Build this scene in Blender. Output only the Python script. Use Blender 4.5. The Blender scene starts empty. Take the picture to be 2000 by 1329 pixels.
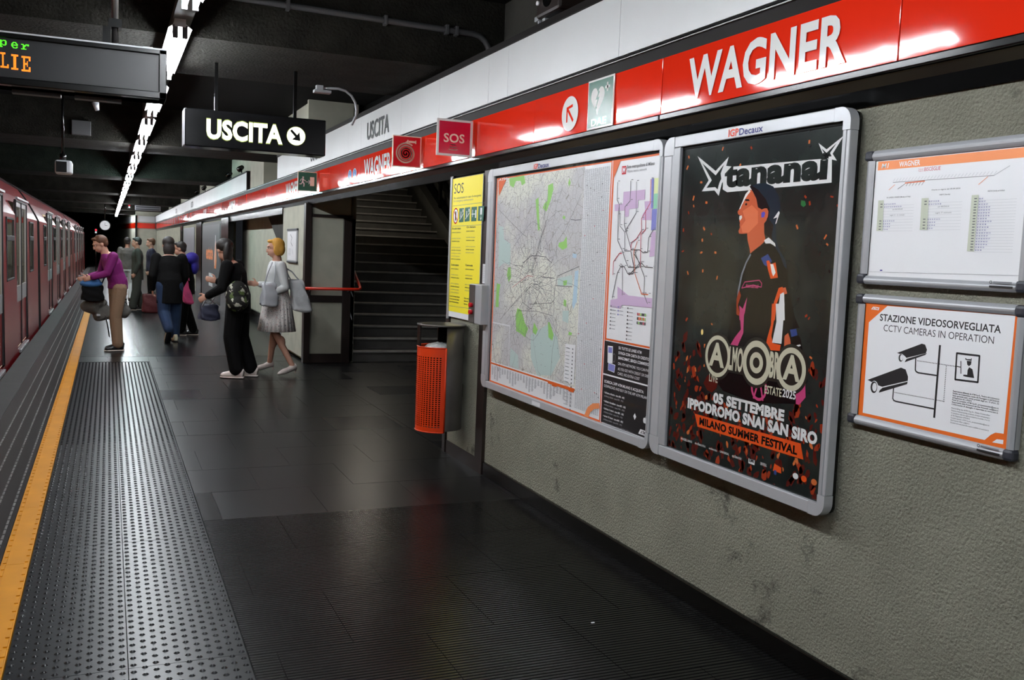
import bpy, bmesh, math, random
from mathutils import Vector, Matrix, Euler
from mathutils.geometry import tessellate_polygon
random.seed(7)
S = bpy.context.scene
COL = S.collection
# ---------------- camera ----------------
cam = bpy.data.cameras.new('camera'); cam_o = bpy.data.objects.new('camera', cam); COL.objects.link(cam_o)
FP, PITCH, YAW, ROLL = 1845.8, .0892889187, .405731480, .0395559792
cy, sy, cp, sp = math.cos(YAW), math.sin(YAW), math.cos(PITCH), math.sin(PITCH)
FW = Vector((sy*cp, cy*cp, -sp)); RT = Vector((cy, -sy, 0)); UP = RT.cross(FW)
c_, s_ = math.cos(ROLL), math.sin(ROLL)
R2 = RT*c_ + UP*s_; U2 = -RT*s_ + UP*c_
M = Matrix((R2, U2, -FW)).transposed().to_4x4(); M.translation = (0, 0, 1.6)
cam_o.matrix_world = M
cam.sensor_width = 36; cam.lens = FP*36/2000; cam.clip_start = .05; cam.clip_end = 300
S.camera = cam_o
# ---------------- world, exposure ----------------
w = bpy.data.worlds.new('world'); S.world = w; w.use_nodes = True
w.node_tree.nodes['Background'].inputs[0].default_value = (.55, .6, .7, 1)
w.node_tree.nodes['Background'].inputs[1].default_value = .02
S.view_settings.view_transform = 'Standard'; S.view_settings.look = 'None'
S.view_settings.exposure = 0.0; S.view_settings.gamma = 1.0; S.view_settings.use_curve_mapping = False
S.cycles.max_bounces = 7; S.cycles.diffuse_bounces = 4; S.cycles.glossy_bounces = 3
S.cycles.sample_clamp_indirect = 4.0; S.cycles.caustics_reflective = False; S.cycles.caustics_refractive = False
TUBE_POWER = 140.0      # strength of the fluorescent tubes
STAIR_POWER = 60.0
# ---------------- materials ----------------
MATS = {}
def srgb(r, g, b):
    f = lambda c: (c/255/12.92) if c/255 <= .04045 else ((c/255+.055)/1.055)**2.4
    return (f(r), f(g), f(b), 1)
def mat(name, col=(128,128,128), rough=.5, metal=0, noise=None, bump=None, emit=None, spec=.5, coat=0, alpha=None, wear=None):
    """noise=(scale, amount) colour variation; bump=(scale, strength, distance); wear=(scale, colour, threshold)"""
    m = bpy.data.materials.new(name); m.use_nodes = True; nt = m.node_tree; N = nt.nodes; L = nt.links
    b = N['Principled BSDF']
    c = srgb(*col)
    b.inputs['Base Color'].default_value = c; b.inputs['Roughness'].default_value = rough
    b.inputs['Metallic'].default_value = metal; b.inputs['Specular IOR Level'].default_value = spec
    b.inputs['Coat Weight'].default_value = coat; b.inputs['Coat Roughness'].default_value = .05
    tc = N.new('ShaderNodeTexCoord')
    last = None
    if noise:
        n = N.new('ShaderNodeTexNoise'); n.inputs['Scale'].default_value = noise[0]; n.inputs['Detail'].default_value = 5
        L.new(tc.outputs['Object'], n.inputs['Vector'])
        r = N.new('ShaderNodeMapRange'); r.inputs['From Min'].default_value = .3; r.inputs['From Max'].default_value = .7
        r.inputs['To Min'].default_value = 1-noise[1]; r.inputs['To Max'].default_value = 1+noise[1]
        L.new(n.outputs['Fac'], r.inputs['Value'])
        mx = N.new('ShaderNodeVectorMath'); mx.operation = 'SCALE'; mx.inputs[0].default_value = c[:3]
        L.new(r.outputs[0], mx.inputs['Scale']); L.new(mx.outputs[0], b.inputs['Base Color']); last = mx.outputs[0]
    if wear:
        n = N.new('ShaderNodeTexNoise'); n.inputs['Scale'].default_value = wear[0]; n.inputs['Detail'].default_value = 8; n.inputs['Roughness'].default_value = .7
        L.new(tc.outputs['Object'], n.inputs['Vector'])
        r = N.new('ShaderNodeMapRange'); r.inputs['From Min'].default_value = wear[2]; r.inputs['From Max'].default_value = wear[2]+.08
        L.new(n.outputs['Fac'], r.inputs['Value'])
        mx = N.new('ShaderNodeMix'); mx.data_type = 'RGBA'
        mx.inputs[6].default_value = c; mx.inputs[7].default_value = srgb(*wear[1])
        if last: L.new(last, mx.inputs[6])
        L.new(r.outputs[0], mx.inputs[0]); L.new(mx.outputs[2], b.inputs['Base Color'])
    if bump:
        n = N.new('ShaderNodeTexNoise'); n.inputs['Scale'].default_value = bump[0]; n.inputs['Detail'].default_value = 3
        L.new(tc.outputs['Object'], n.inputs['Vector'])
        bp = N.new('ShaderNodeBump'); bp.inputs['Strength'].default_value = bump[1]; bp.inputs['Distance'].default_value = bump[2]
        L.new(n.outputs['Fac'], bp.inputs['Height']); L.new(bp.outputs[0], b.inputs['Normal'])
    if emit:
        b.inputs['Emission Color'].default_value = srgb(*emit[0]); b.inputs['Emission Strength'].default_value = emit[1]
    if alpha is not None:
        b.inputs['Alpha'].default_value = alpha
    MATS[name] = m
    return m
mat('stucco', (180,179,160), .9, noise=(3, .12), wear=(2.2, (110,108,98), .62), spec=.3)
def stucco_relief(m, sc=95, dist=.034, strength=1.0):
    nt = m.node_tree; N = nt.nodes; L = nt.links; b = N['Principled BSDF']
    tc = [n for n in N if n.type == 'TEX_COORD'][0]
    v = N.new('ShaderNodeTexVoronoi'); v.feature = 'SMOOTH_F1'; v.inputs['Scale'].default_value = sc
    n = N.new('ShaderNodeTexNoise'); n.inputs['Scale'].default_value = sc*1.2; n.inputs['Detail'].default_value = 6; n.inputs['Roughness'].default_value = .65
    L.new(tc.outputs['Object'], n.inputs['Vector']); L.new(tc.outputs['Object'], v.inputs['Vector'])
    a = N.new('ShaderNodeMath'); a.operation = 'ADD'; L.new(n.outputs['Fac'], a.inputs[0])
    mm = N.new('ShaderNodeMath'); mm.operation = 'MULTIPLY'; mm.inputs[1].default_value = -.6; L.new(v.outputs['Distance'], mm.inputs[0]); L.new(mm.outputs[0], a.inputs[1])
    bp = N.new('ShaderNodeBump'); bp.inputs['Strength'].default_value = strength; bp.inputs['Distance'].default_value = dist
    L.new(a.outputs[0], bp.inputs['Height']); L.new(bp.outputs[0], b.inputs['Normal'])
stucco_relief(MATS['stucco'])
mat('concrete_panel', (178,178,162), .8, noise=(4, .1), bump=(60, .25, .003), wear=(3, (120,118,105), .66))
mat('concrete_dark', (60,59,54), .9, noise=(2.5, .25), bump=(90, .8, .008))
mat('ceiling_dark', (15,15,14), .95, spec=.1, noise=(1.2, .3), bump=(60, .5, .008))
mat('beam_rough', (38,37,33), .85, noise=(5, .3), spec=.1); stucco_relief(MATS['beam_rough'], 45, .02)
mat('brown_metal', (34,24,21), .38, noise=(4, .15), spec=.5)
mat('black_metal', (9,9,9), .2, spec=.3)
mat('sign_black', (12,12,13), .16, spec=.3)
mat('black_gap', (10,10,10), .9)
mat('dark_strip', (24,20,19), .5, noise=(2, .2), spec=.1)
mat('bright_trim', (170,170,168), .3, .6)
mat('white_panel', (228,230,231), .42, noise=(1.5, .03), wear=(9, (150,150,150), .73), spec=.4)
def enamel(name, col, rough=.06):
    m = mat(name, col, rough, noise=(.7, .05), spec=.6)
    nt = m.node_tree; N = nt.nodes; L = nt.links; tc = [n for n in N if n.type == 'TEX_COORD'][0]
    n1 = N.new('ShaderNodeTexNoise'); n1.inputs['Scale'].default_value = 5; n1.inputs['Detail'].default_value = 2
    L.new(tc.outputs['Object'], n1.inputs['Vector'])
    bp = N.new('ShaderNodeBump'); bp.inputs['Strength'].default_value = .5; bp.inputs['Distance'].default_value = .0012
    L.new(n1.outputs['Fac'], bp.inputs['Height']); L.new(bp.outputs[0], N['Principled BSDF'].inputs['Normal'])
    return m
enamel('red_enamel', (228,46,22)); enamel('letter_white', (232,232,230), .08)
mat('rubber', (20,20,21), .31, noise=(2.5, .22), bump=(160, .15, .001), wear=(5, (32,32,32), .64), spec=.25)
mat('rubber_worn', (25,25,26), .27, noise=(2, .25), bump=(120, .15, .001), wear=(6, (34,34,33), .61), spec=.24)
mat('rubber_black', (14,14,15), .32, noise=(2.5, .2), bump=(160, .15, .001), spec=.3)
mat('rubber_ribbed', (21,21,21), .26, noise=(2.5, .25), bump=(160, .15, .001), wear=(6, (32,32,31), .62), spec=.2)
mat('rubber_tactile', (25,27,30), .3, noise=(3, .3), wear=(7, (46,48,50), .6), spec=.22)
mat('edge_slab', (48,48,46), .75, noise=(3, .15), bump=(90, .3, .002))
mat('yellow_rubber', (204,136,10), .5, noise=(4, .12), wear=(7, (110,72,20), .66), spec=.25)
mat('dash_metal', (120,120,118), .35, noise=(6, .3))
mat('tube_light', (255,255,255), .5, emit=((245,250,255), TUBE_POWER))
mat('tube_teal', (255,255,255), .5, emit=((205,252,250), TUBE_POWER))
mat('stair_light', (255,255,255), .5, emit=((255,244,225), STAIR_POWER))
mat('fixture_white', (225,225,225), .35, spec=.5)
mat('fixture_grey', (70,70,72), .5)
mat('alu', (176,178,182), .42, .35, noise=(8, .04))
mat('alu_light', (190,192,196), .38, .3, noise=(8, .04))
mat('corner_plastic', (48,50,58), .45)
def glass(name, tint, refl):
    m = bpy.data.materials.new(name); m.use_nodes = True; nt = m.node_tree; N = nt.nodes; L = nt.links; N.remove(N['Principled BSDF'])
    tr = N.new('ShaderNodeBsdfTransparent'); tr.inputs[0].default_value = (*tint, 1); gl = N.new('ShaderNodeBsdfGlossy'); gl.inputs['Roughness'].default_value = .03
    fr = N.new('ShaderNodeLayerWeight'); pw = N.new('ShaderNodeMath'); pw.operation = 'POWER'; pw.inputs[1].default_value = 4; mm = N.new('ShaderNodeMath'); mm.operation = 'MULTIPLY_ADD'; mm.inputs[1].default_value = refl; mm.inputs[2].default_value = refl*.06; mx = N.new('ShaderNodeMixShader')
    L.new(fr.outputs['Facing'], pw.inputs[0]); L.new(pw.outputs[0], mm.inputs[0]); L.new(mm.outputs[0], mx.inputs[0]); L.new(tr.outputs[0], mx.inputs[1]); L.new(gl.outputs[0], mx.inputs[2]); L.new(mx.outputs[0], N['Material Output'].inputs[0]); MATS[name] = m
glass('glass_clear', (.99, .99, .99), .1); glass('window_glass', (.88, .88, .85), .5)
mat('paper', (225,226,230), .45); mat('paper_white', (236,237,240), .4)
mat('orange', (235,110,35), .45); mat('orange_dk', (226,98,30), .45); mat('orange_hd', (246,150,95), .45)
mat('ink', (22,22,26), .5); mat('ink_grey', (120,122,128), .5); mat('ink_lt', (178,180,186), .5); mat('ink_blue', (70,70,150), .5)
mat('igp_red', (232,80,60), .5); mat('igp_blue', (30,34,110), .5)
mat('lilac', (208,180,214), .5); mat('map_blue', (176,204,222), .5); mat('map_teal', (188,208,204), .5); mat('map_green', (150,208,110), .5)
mat('map_yel', (222,232,170), .5); mat('map_grn2', (150,214,180), .5); mat('map_violet', (130,134,206), .5)
mat('line_red', (200,50,80), .5); mat('line_grey', (90,92,96), .5); mat('sage', (198,204,186), .5); mat('metro_red', (205,35,50), .5)
mat('sign_yellow', (250,232,40), .45); mat('sign_green', (10,100,80), .3); mat('sign_red', (212,26,40), .12, spec=.6); mat('sign_crimson', (206,22,62), .1, spec=.7)
mat('cream', (246,226,205), .3); mat('ph_green', (24,98,78), .25)
mat('bin_orange', (222,62,14), .4, noise=(6, .08)); mat('steel', (116,112,110), .32, .75, noise=(5, .15)); mat('steel_dark', (60,60,60), .4, .6)
mat('bag_clear', (190,192,190), .25, noise=(20, .3), bump=(30, .8, .01))
mat('rail_red', (205,44,22), .3)
mat('train_red', (112,20,26), .28, noise=(1.5, .1), spec=.3); mat('train_roof', (56,32,36), .45, noise=(2, .15)); mat('train_silver', (168,168,170), .35, .4)
mat('train_dark', (14,12,12), .7); mat('window_rubber', (34,32,34), .6)
mat('train_inner_glow', (190,180,155), .6, emit=((205,195,170), .9)); mat('train_lamp', (255,250,235), .5, emit=((255,245,225), 2.0))  # inner walls, floor and ceiling glow themselves, standing in for cabin light on them
mat('led_off', (24,25,27), .3, spec=.5); mat('led_green', (80,230,30), .5, emit=((80,235,30), 1.6)); mat('led_orange', (250,120,20), .5, emit=((255,125,20), 1.8))
mat('uscita_lit', (250,250,235), .5, emit=((252,252,226), 1.6)); mat('uscita_green', (120,130,60), .5, emit=((120,140,50), .6))
mat('skin', (206,156,134), .6); mat('skin2', (190,130,105), .55); mat('lips', (160,80,75), .5); mat('eye', (240,240,240), .3); mat('iris', (30,24,20), .3)
mat('hair_blonde', (214,160,66), .55, bump=(120, .6, .01)); mat('hair_dark', (26,20,18), .55, bump=(120, .6, .01)); mat('hair_brown', (84,50,28), .55, bump=(120, .6, .01))
mat('cloth_black', (10,10,11), .9, spec=.15, bump=(25, .5, .01)); mat('cloth_grey', (206,208,208), .8, noise=(6, .06), bump=(18, .5, .01)); mat('khaki', (150,122,98), .85, bump=(16, .7, .012))
mat('purple', (118,14,100), .8, bump=(16, .6, .012)); mat('jeans', (24,46,78), .85, noise=(5, .25), bump=(18, .6, .01)); mat('navy', (20,24,48), .7, bump=(20, .5, .01)); mat('blue', (62,116,180), .7, bump=(20, .5, .01)); mat('royal', (40,30,140), .7, bump=(20, .5, .01))
mat('pink', (236,90,150), .6, noise=(8, .15), bump=(25, .6, .01)); mat('dark_red', (78,12,18), .7, bump=(25, .6, .01)); mat('grey_jacket', (92,90,86), .8, noise=(7, .3), bump=(14, .9, .02)); mat('olive', (52,54,48), .85, bump=(18, .5, .01))
mat('shoe_white', (232,218,212), .45); mat('shoe_cream', (226,218,190), .5); mat('shoe_black', (18,18,20), .4); mat('bag_grey', (208,210,212), .5, noise=(6, .08), bump=(14, .8, .012)); mat('bag_leather', (198,200,205), .4, bump=(22, .3, .005))
mat('leather_black', (14,14,16), .35)
def pattern_mat(name, base, dark, pink, sc, th):
    m = mat(name, base, .75); nt = m.node_tree; N = nt.nodes; L = nt.links; b = N['Principled BSDF']; tc = [n for n in N if n.type == 'TEX_COORD'][0]
    prev = None
    for k, (col, scale, t) in enumerate(((dark, sc, th), (pink, sc*.7, th+.02))):
        n = N.new('ShaderNodeTexNoise'); n.inputs['Scale'].default_value = scale; n.inputs['Detail'].default_value = 2; n.noise_dimensions = '4D'; n.inputs['W'].default_value = k*3.1
        L.new(tc.outputs['Object'], n.inputs['Vector'])
        r = N.new('ShaderNodeMapRange'); r.inputs['From Min'].default_value = t; r.inputs['From Max'].default_value = t+.03; L.new(n.outputs['Fac'], r.inputs['Value'])
        mx = N.new('ShaderNodeMix'); mx.data_type = 'RGBA'; mx.inputs[7].default_value = srgb(*col)
        if prev: L.new(prev, mx.inputs[6])
        else: mx.inputs[6].default_value = srgb(*base)
        L.new(r.outputs[0], mx.inputs[0]); prev = mx.outputs[2]
    L.new(prev, b.inputs['Base Color'])
pattern_mat('floral', (240,234,230), (150,146,150), (220,190,186), 55, .6)
pattern_mat('camo', (22,22,20), (196,196,180), (90,110,60), 16, .56)
def map_mat():
    m = mat('street_map', (222,222,214), .5); nt = m.node_tree; N = nt.nodes; L = nt.links; b = N['Principled BSDF']; tc = [n for n in N if n.type == 'TEX_COORD'][0]
    n0 = N.new('ShaderNodeTexNoise'); n0.inputs['Scale'].default_value = 2.2; n0.inputs['Detail'].default_value = 3; L.new(tc.outputs['Object'], n0.inputs['Vector'])
    mx = N.new('ShaderNodeMix'); mx.data_type = 'RGBA'; mx.inputs[6].default_value = srgb(226,227,214); mx.inputs[7].default_value = srgb(198,197,200)
    r0 = N.new('ShaderNodeMapRange'); r0.inputs['From Min'].default_value = .42; r0.inputs['From Max'].default_value = .56; L.new(n0.outputs['Fac'], r0.inputs['Value']); L.new(r0.outputs[0], mx.inputs[0])
    prev = mx.outputs[2]
    for sc, wd, col in ((60, .05, (176,176,178)), (17, .022, (150,146,140))):
        v = N.new('ShaderNodeTexVoronoi'); v.feature = 'DISTANCE_TO_EDGE'; v.inputs['Scale'].default_value = sc; L.new(tc.outputs['Object'], v.inputs['Vector'])
        r = N.new('ShaderNodeMapRange'); r.inputs['From Min'].default_value = wd; r.inputs['From Max'].default_value = wd*.4; L.new(v.outputs['Distance'], r.inputs['Value'])
        mm = N.new('ShaderNodeMix'); mm.data_type = 'RGBA'; L.new(prev, mm.inputs[6]); mm.inputs[7].default_value = srgb(*col); L.new(r.outputs[0], mm.inputs[0]); prev = mm.outputs[2]
    L.new(prev, b.inputs['Base Color'])
map_mat()
def night_mat():
    m = mat('concert_night', (24,28,28), .18, spec=.4); nt = m.node_tree; N = nt.nodes; L = nt.links; b = N['Principled BSDF']; tc = [n for n in N if n.type == 'TEX_COORD'][0]
    n0 = N.new('ShaderNodeTexNoise'); n0.inputs['Scale'].default_value = 6; n0.inputs['Detail'].default_value = 5; L.new(tc.outputs['Object'], n0.inputs['Vector'])
    cr = N.new('ShaderNodeValToRGB'); cr.color_ramp.elements[0].position = .3; cr.color_ramp.elements[0].color = srgb(19,24,24); cr.color_ramp.elements[1].position = .8; cr.color_ramp.elements[1].color = srgb(46,54,51)
    L.new(n0.outputs['Fac'], cr.inputs[0]); L.new(cr.outputs[0], b.inputs['Base Color'])
night_mat()
for nm, c in dict(p_white=(226,226,226), p_black=(13,13,15), p_face=(206,98,64), p_cheek=(228,120,82), p_hair=(24,18,22), p_cap=(28,42,54), p_teeth=(240,235,230), p_blue=(52,70,130), p_orange=(226,84,34), p_pink=(196,70,120), p_red=(84,26,20), p_cream=(200,196,172), p_dcream=(42,40,36), p_bud=(90,80,190), p_conf=(206,110,60), p_yel=(250,220,140), p_green=(40,110,60), p_redlit=(156,56,30)).items():
    mat(nm, c, .18, spec=.4)
# ---------------- mesh helpers ----------------
def MB(): return bmesh.new()
def finish(name, bm, m, parent=None, smooth=False, bevel=0, kind=None):
    me = bpy.data.meshes.new(name); bm.normal_update(); bm.to_mesh(me); bm.free()
    for mm in (m if isinstance(m, (list, tuple)) else [m]): me.materials.append(MATS[mm])
    if smooth:
        for p in me.polygons: p.use_smooth = True
    o = bpy.data.objects.new(name, me); COL.objects.link(o)
    if parent is not None:
        o.parent = parent; o.matrix_parent_inverse = Matrix.Translation(-parent.location) if not any(parent.rotation_euler) else parent.matrix_basis.inverted()
    if bevel:
        b = o.modifiers.new('bevel', 'BEVEL'); b.width = bevel; b.segments = 2; b.limit_method = 'ANGLE'
    if kind: o['kind'] = kind
    return o
def box(bm, x0, x1, y0, y1, z0, z1, mi=0):
    vs = [bm.verts.new((x, y, z)) for x in (x0, x1) for y in (y0, y1) for z in (z0, z1)]
    for f in ((0,1,3,2), (4,6,7,5), (0,4,5,1), (2,3,7,6), (0,2,6,4), (1,5,7,3)):
        fc = bm.faces.new([vs[i] for i in f]); fc.material_index = mi
    return vs
def cyl(bm, a, b, r, seg=12, r2=None, mi=0, caps=True):
    a = Vector(a); b = Vector(b); r2 = r if r2 is None else r2
    t = (b-a).normalized(); n = t.orthogonal().normalized(); m = t.cross(n)
    A = [bm.verts.new(a + (n*math.cos(k*2*math.pi/seg) + m*math.sin(k*2*math.pi/seg))*r) for k in range(seg)]
    B = [bm.verts.new(b + (n*math.cos(k*2*math.pi/seg) + m*math.sin(k*2*math.pi/seg))*r2) for k in range(seg)]
    for k in range(seg):
        f = bm.faces.new((A[k], A[(k+1) % seg], B[(k+1) % seg], B[k])); f.material_index = mi; f.smooth = True
    if caps:
        f = bm.faces.new(A[::-1]); f.material_index = mi
        f = bm.faces.new(B); f.material_index = mi
def tube(bm, pts, r, seg=10, mi=0):
    pts = [Vector(p) for p in pts]; rings = []; n = None
    for i, p in enumerate(pts):
        t = (pts[min(i+1, len(pts)-1)] - pts[max(i-1, 0)]).normalized()
        n = t.orthogonal().normalized() if n is None else (n - t*n.dot(t)).normalized()
        m = t.cross(n); rr = r[i] if isinstance(r, (list, tuple)) else r
        rings.append([bm.verts.new(p + (n*math.cos(k*2*math.pi/seg) + m*math.sin(k*2*math.pi/seg))*rr) for k in range(seg)])
    for A, B in zip(rings, rings[1:]):
        for k in range(seg):
            f = bm.faces.new((A[k], A[(k+1) % seg], B[(k+1) % seg], B[k])); f.material_index = mi; f.smooth = True
    f = bm.faces.new(rings[0][::-1]); f.material_index = mi
    f = bm.faces.new(rings[-1]); f.material_index = mi
def arc(c, r, a0, a1, n, plane='xz'):
    out = []
    for k in range(n+1):
        a = a0 + (a1-a0)*k/n; u, v = r*math.cos(a), r*math.sin(a)
        out.append((c[0]+u, c[1], c[2]+v) if plane == 'xz' else ((c[0], c[1]+u, c[2]+v) if plane == 'yz' else (c[0]+u, c[1]+v, c[2])))
    return out
def thing(name, label, cat, loc=(0,0,0), rotz=0, group=None):
    o = bpy.data.objects.new(name, None); COL.objects.link(o); o.location = loc; o.rotation_euler = (0, 0, rotz)
    o.empty_display_size = .1
    o['label'] = label; o['category'] = cat
    if group: o['group'] = group
    bpy.context.view_layer.update()
    return o
def tag(o, label, cat, group=None):
    o['label'] = label; o['category'] = cat
    if group: o['group'] = group
    return o
def struct(name, bm, m, **k):
    o = finish(name, bm, m, **k); o['kind'] = 'structure'; return o
def dup(root, loc, label=None, rotz=None):
    r = root.copy(); COL.objects.link(r); r.location = loc
    if rotz is not None: r.rotation_euler = (0, 0, rotz)
    if label: r['label'] = label
    for ch in list(root.children):
        c = ch.copy(); COL.objects.link(c); c.parent = r
        for g in ch.children:
            d = g.copy(); COL.objects.link(d); d.parent = c
    return r
def local(name, bm, m, parent, **k):
    """part whose mesh is given in its parent's own frame"""
    o = finish(name, bm, m, **k); o.parent = parent; return o
# ---- flat print on a surface: origin, u (right), v (down), n (out of the surface)
_txt = {}
def text_mesh(s, bold):
    key = (s, bold)
    if key not in _txt:
        cu = bpy.data.curves.new('t', 'FONT'); cu.body = s; cu.size = 1; cu.offset = bold; cu.resolution_u = 3; cu.space_character = 1.0 + bold*.9
        o = bpy.data.objects.new('t', cu); COL.objects.link(o)
        dg = bpy.context.evaluated_depsgraph_get(); me = bpy.data.meshes.new_from_object(o.evaluated_get(dg))
        vs = [(v.co.x, v.co.y) for v in me.vertices]; fs = [tuple(p.vertices) for p in me.polygons]
        bpy.data.objects.remove(o); bpy.data.curves.remove(cu); bpy.data.meshes.remove(me)
        if not vs: vs = [(0, 0), (1, 1)]
        x0 = min(v[0] for v in vs); x1 = max(v[0] for v in vs)
        _txt[key] = (vs, fs, x0, x1)
    return _txt[key]
_t0 = text_mesh('H', 0); CAP = max(v[1] for v in _t0[0])
class Print:
    """flat printed artwork; coordinates in mm on the sheet, u right, v down"""
    def __init__(s, o, u, v, n):
        s.o, s.u, s.v, s.n = Vector(o), Vector(u)/1000, Vector(v)/1000, Vector(n); s.bm = bmesh.new(); s.mats = []; s.k = 0
    def mi(s, m):
        if m not in s.mats: s.mats.append(m)
        return s.mats.index(m)
    def P(s, a, b, h=None): return s.o + s.u*a + s.v*b + s.n*(s.h if h is None else h)
    def layer(s): s.k += 1; s.h = .0003 + s.k*.00002
    def poly(s, pts, m, new=True):
        if new: s.layer()
        tri = tessellate_polygon([[Vector((p[0], p[1], 0)) for p in pts]])
        vs = [s.bm.verts.new(s.P(*p)) for p in pts]; mi = s.mi(m)
        for t in tri:
            try: f = s.bm.faces.new([vs[i] for i in t]); f.material_index = mi
            except ValueError: pass
    def rect(s, a, b, c, d, m, new=True): s.poly([(a, b), (c, b), (c, d), (a, d)], m, new)
    def disc(s, a, b, r, m, r2=None, n=28, new=True, ri=0):
        r2 = r2 or r
        if new: s.layer()
        O = [s.bm.verts.new(s.P(a + r*math.cos(k*2*math.pi/n), b + r2*math.sin(k*2*math.pi/n))) for k in range(n)]; mi = s.mi(m)
        if ri:
            I = [s.bm.verts.new(s.P(a + ri*math.cos(k*2*math.pi/n), b + ri*r2/r*math.sin(k*2*math.pi/n))) for k in range(n)]
            for k in range(n): s.bm.faces.new((O[k], O[(k+1) % n], I[(k+1) % n], I[k])).material_index = mi
        else: s.bm.faces.new(O).material_index = mi
    def line(s, pts, w, m, new=True):
        if new: s.layer()
        mi = s.mi(m)
        for (a, b), (c, d) in zip(pts, pts[1:]):
            L = math.hypot(c-a, d-b) or 1; nx, ny = -(d-b)/L*w/2, (c-a)/L*w/2; ex, ey = (c-a)/L*w*.25, (d-b)/L*w*.25
            vs = [s.bm.verts.new(s.P(*p)) for p in ((a-ex+nx, b-ey+ny), (c+ex+nx, d+ey+ny), (c+ex-nx, d+ey-ny), (a-ex-nx, b-ey-ny))]
            s.bm.faces.new(vs).material_index = mi
    def dots(s, a, b, step, w, m):
        L = math.hypot(b[0]-a[0], b[1]-a[1]); n = int(L/step); s.layer()
        for k in range(n+1):
            t = k/max(n, 1); x, y = a[0]+(b[0]-a[0])*t, a[1]+(b[1]-a[1])*t; s.rect(x-w/2, y-w/2, x+w/2, y+w/2, m, new=False)
    def text(s, body, u0, u1, vb, h, m, bold=0.0, new=True, dv=0, slant=0):
        """baseline from (u0,vb) to (u1,vb+dv), capital height h"""
        if new: s.layer()
        vs, fs, x0, x1 = text_mesh(body, bold); mi = s.mi(m); kx = (u1-u0)/(x1-x0); ky = h/CAP
        V = [s.bm.verts.new(s.P(u0 + (x-x0)*kx + slant*y*ky, vb - y*ky + dv*(x-x0)/(x1-x0))) for x, y in vs]
        for f in fs:
            try: s.bm.faces.new([V[i] for i in f]).material_index = mi
            except ValueError: pass
    def done(s, name, parent=None, label=None):
        bmesh.ops.recalc_face_normals(s.bm, faces=s.bm.faces[:])
        o = finish(name, s.bm, s.mats, parent)
        if label: o['label'] = label
        return o
WALLX = 2.525
def wall_print(y, z, x): return Print((x, y, z), (0, -1, 0), (0, 0, -1), (-1, 0, 0))
def front_print(x, y, z): return Print((x, y, z), (1, 0, 0), (0, 0, -1), (0, -1, 0))
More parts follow.
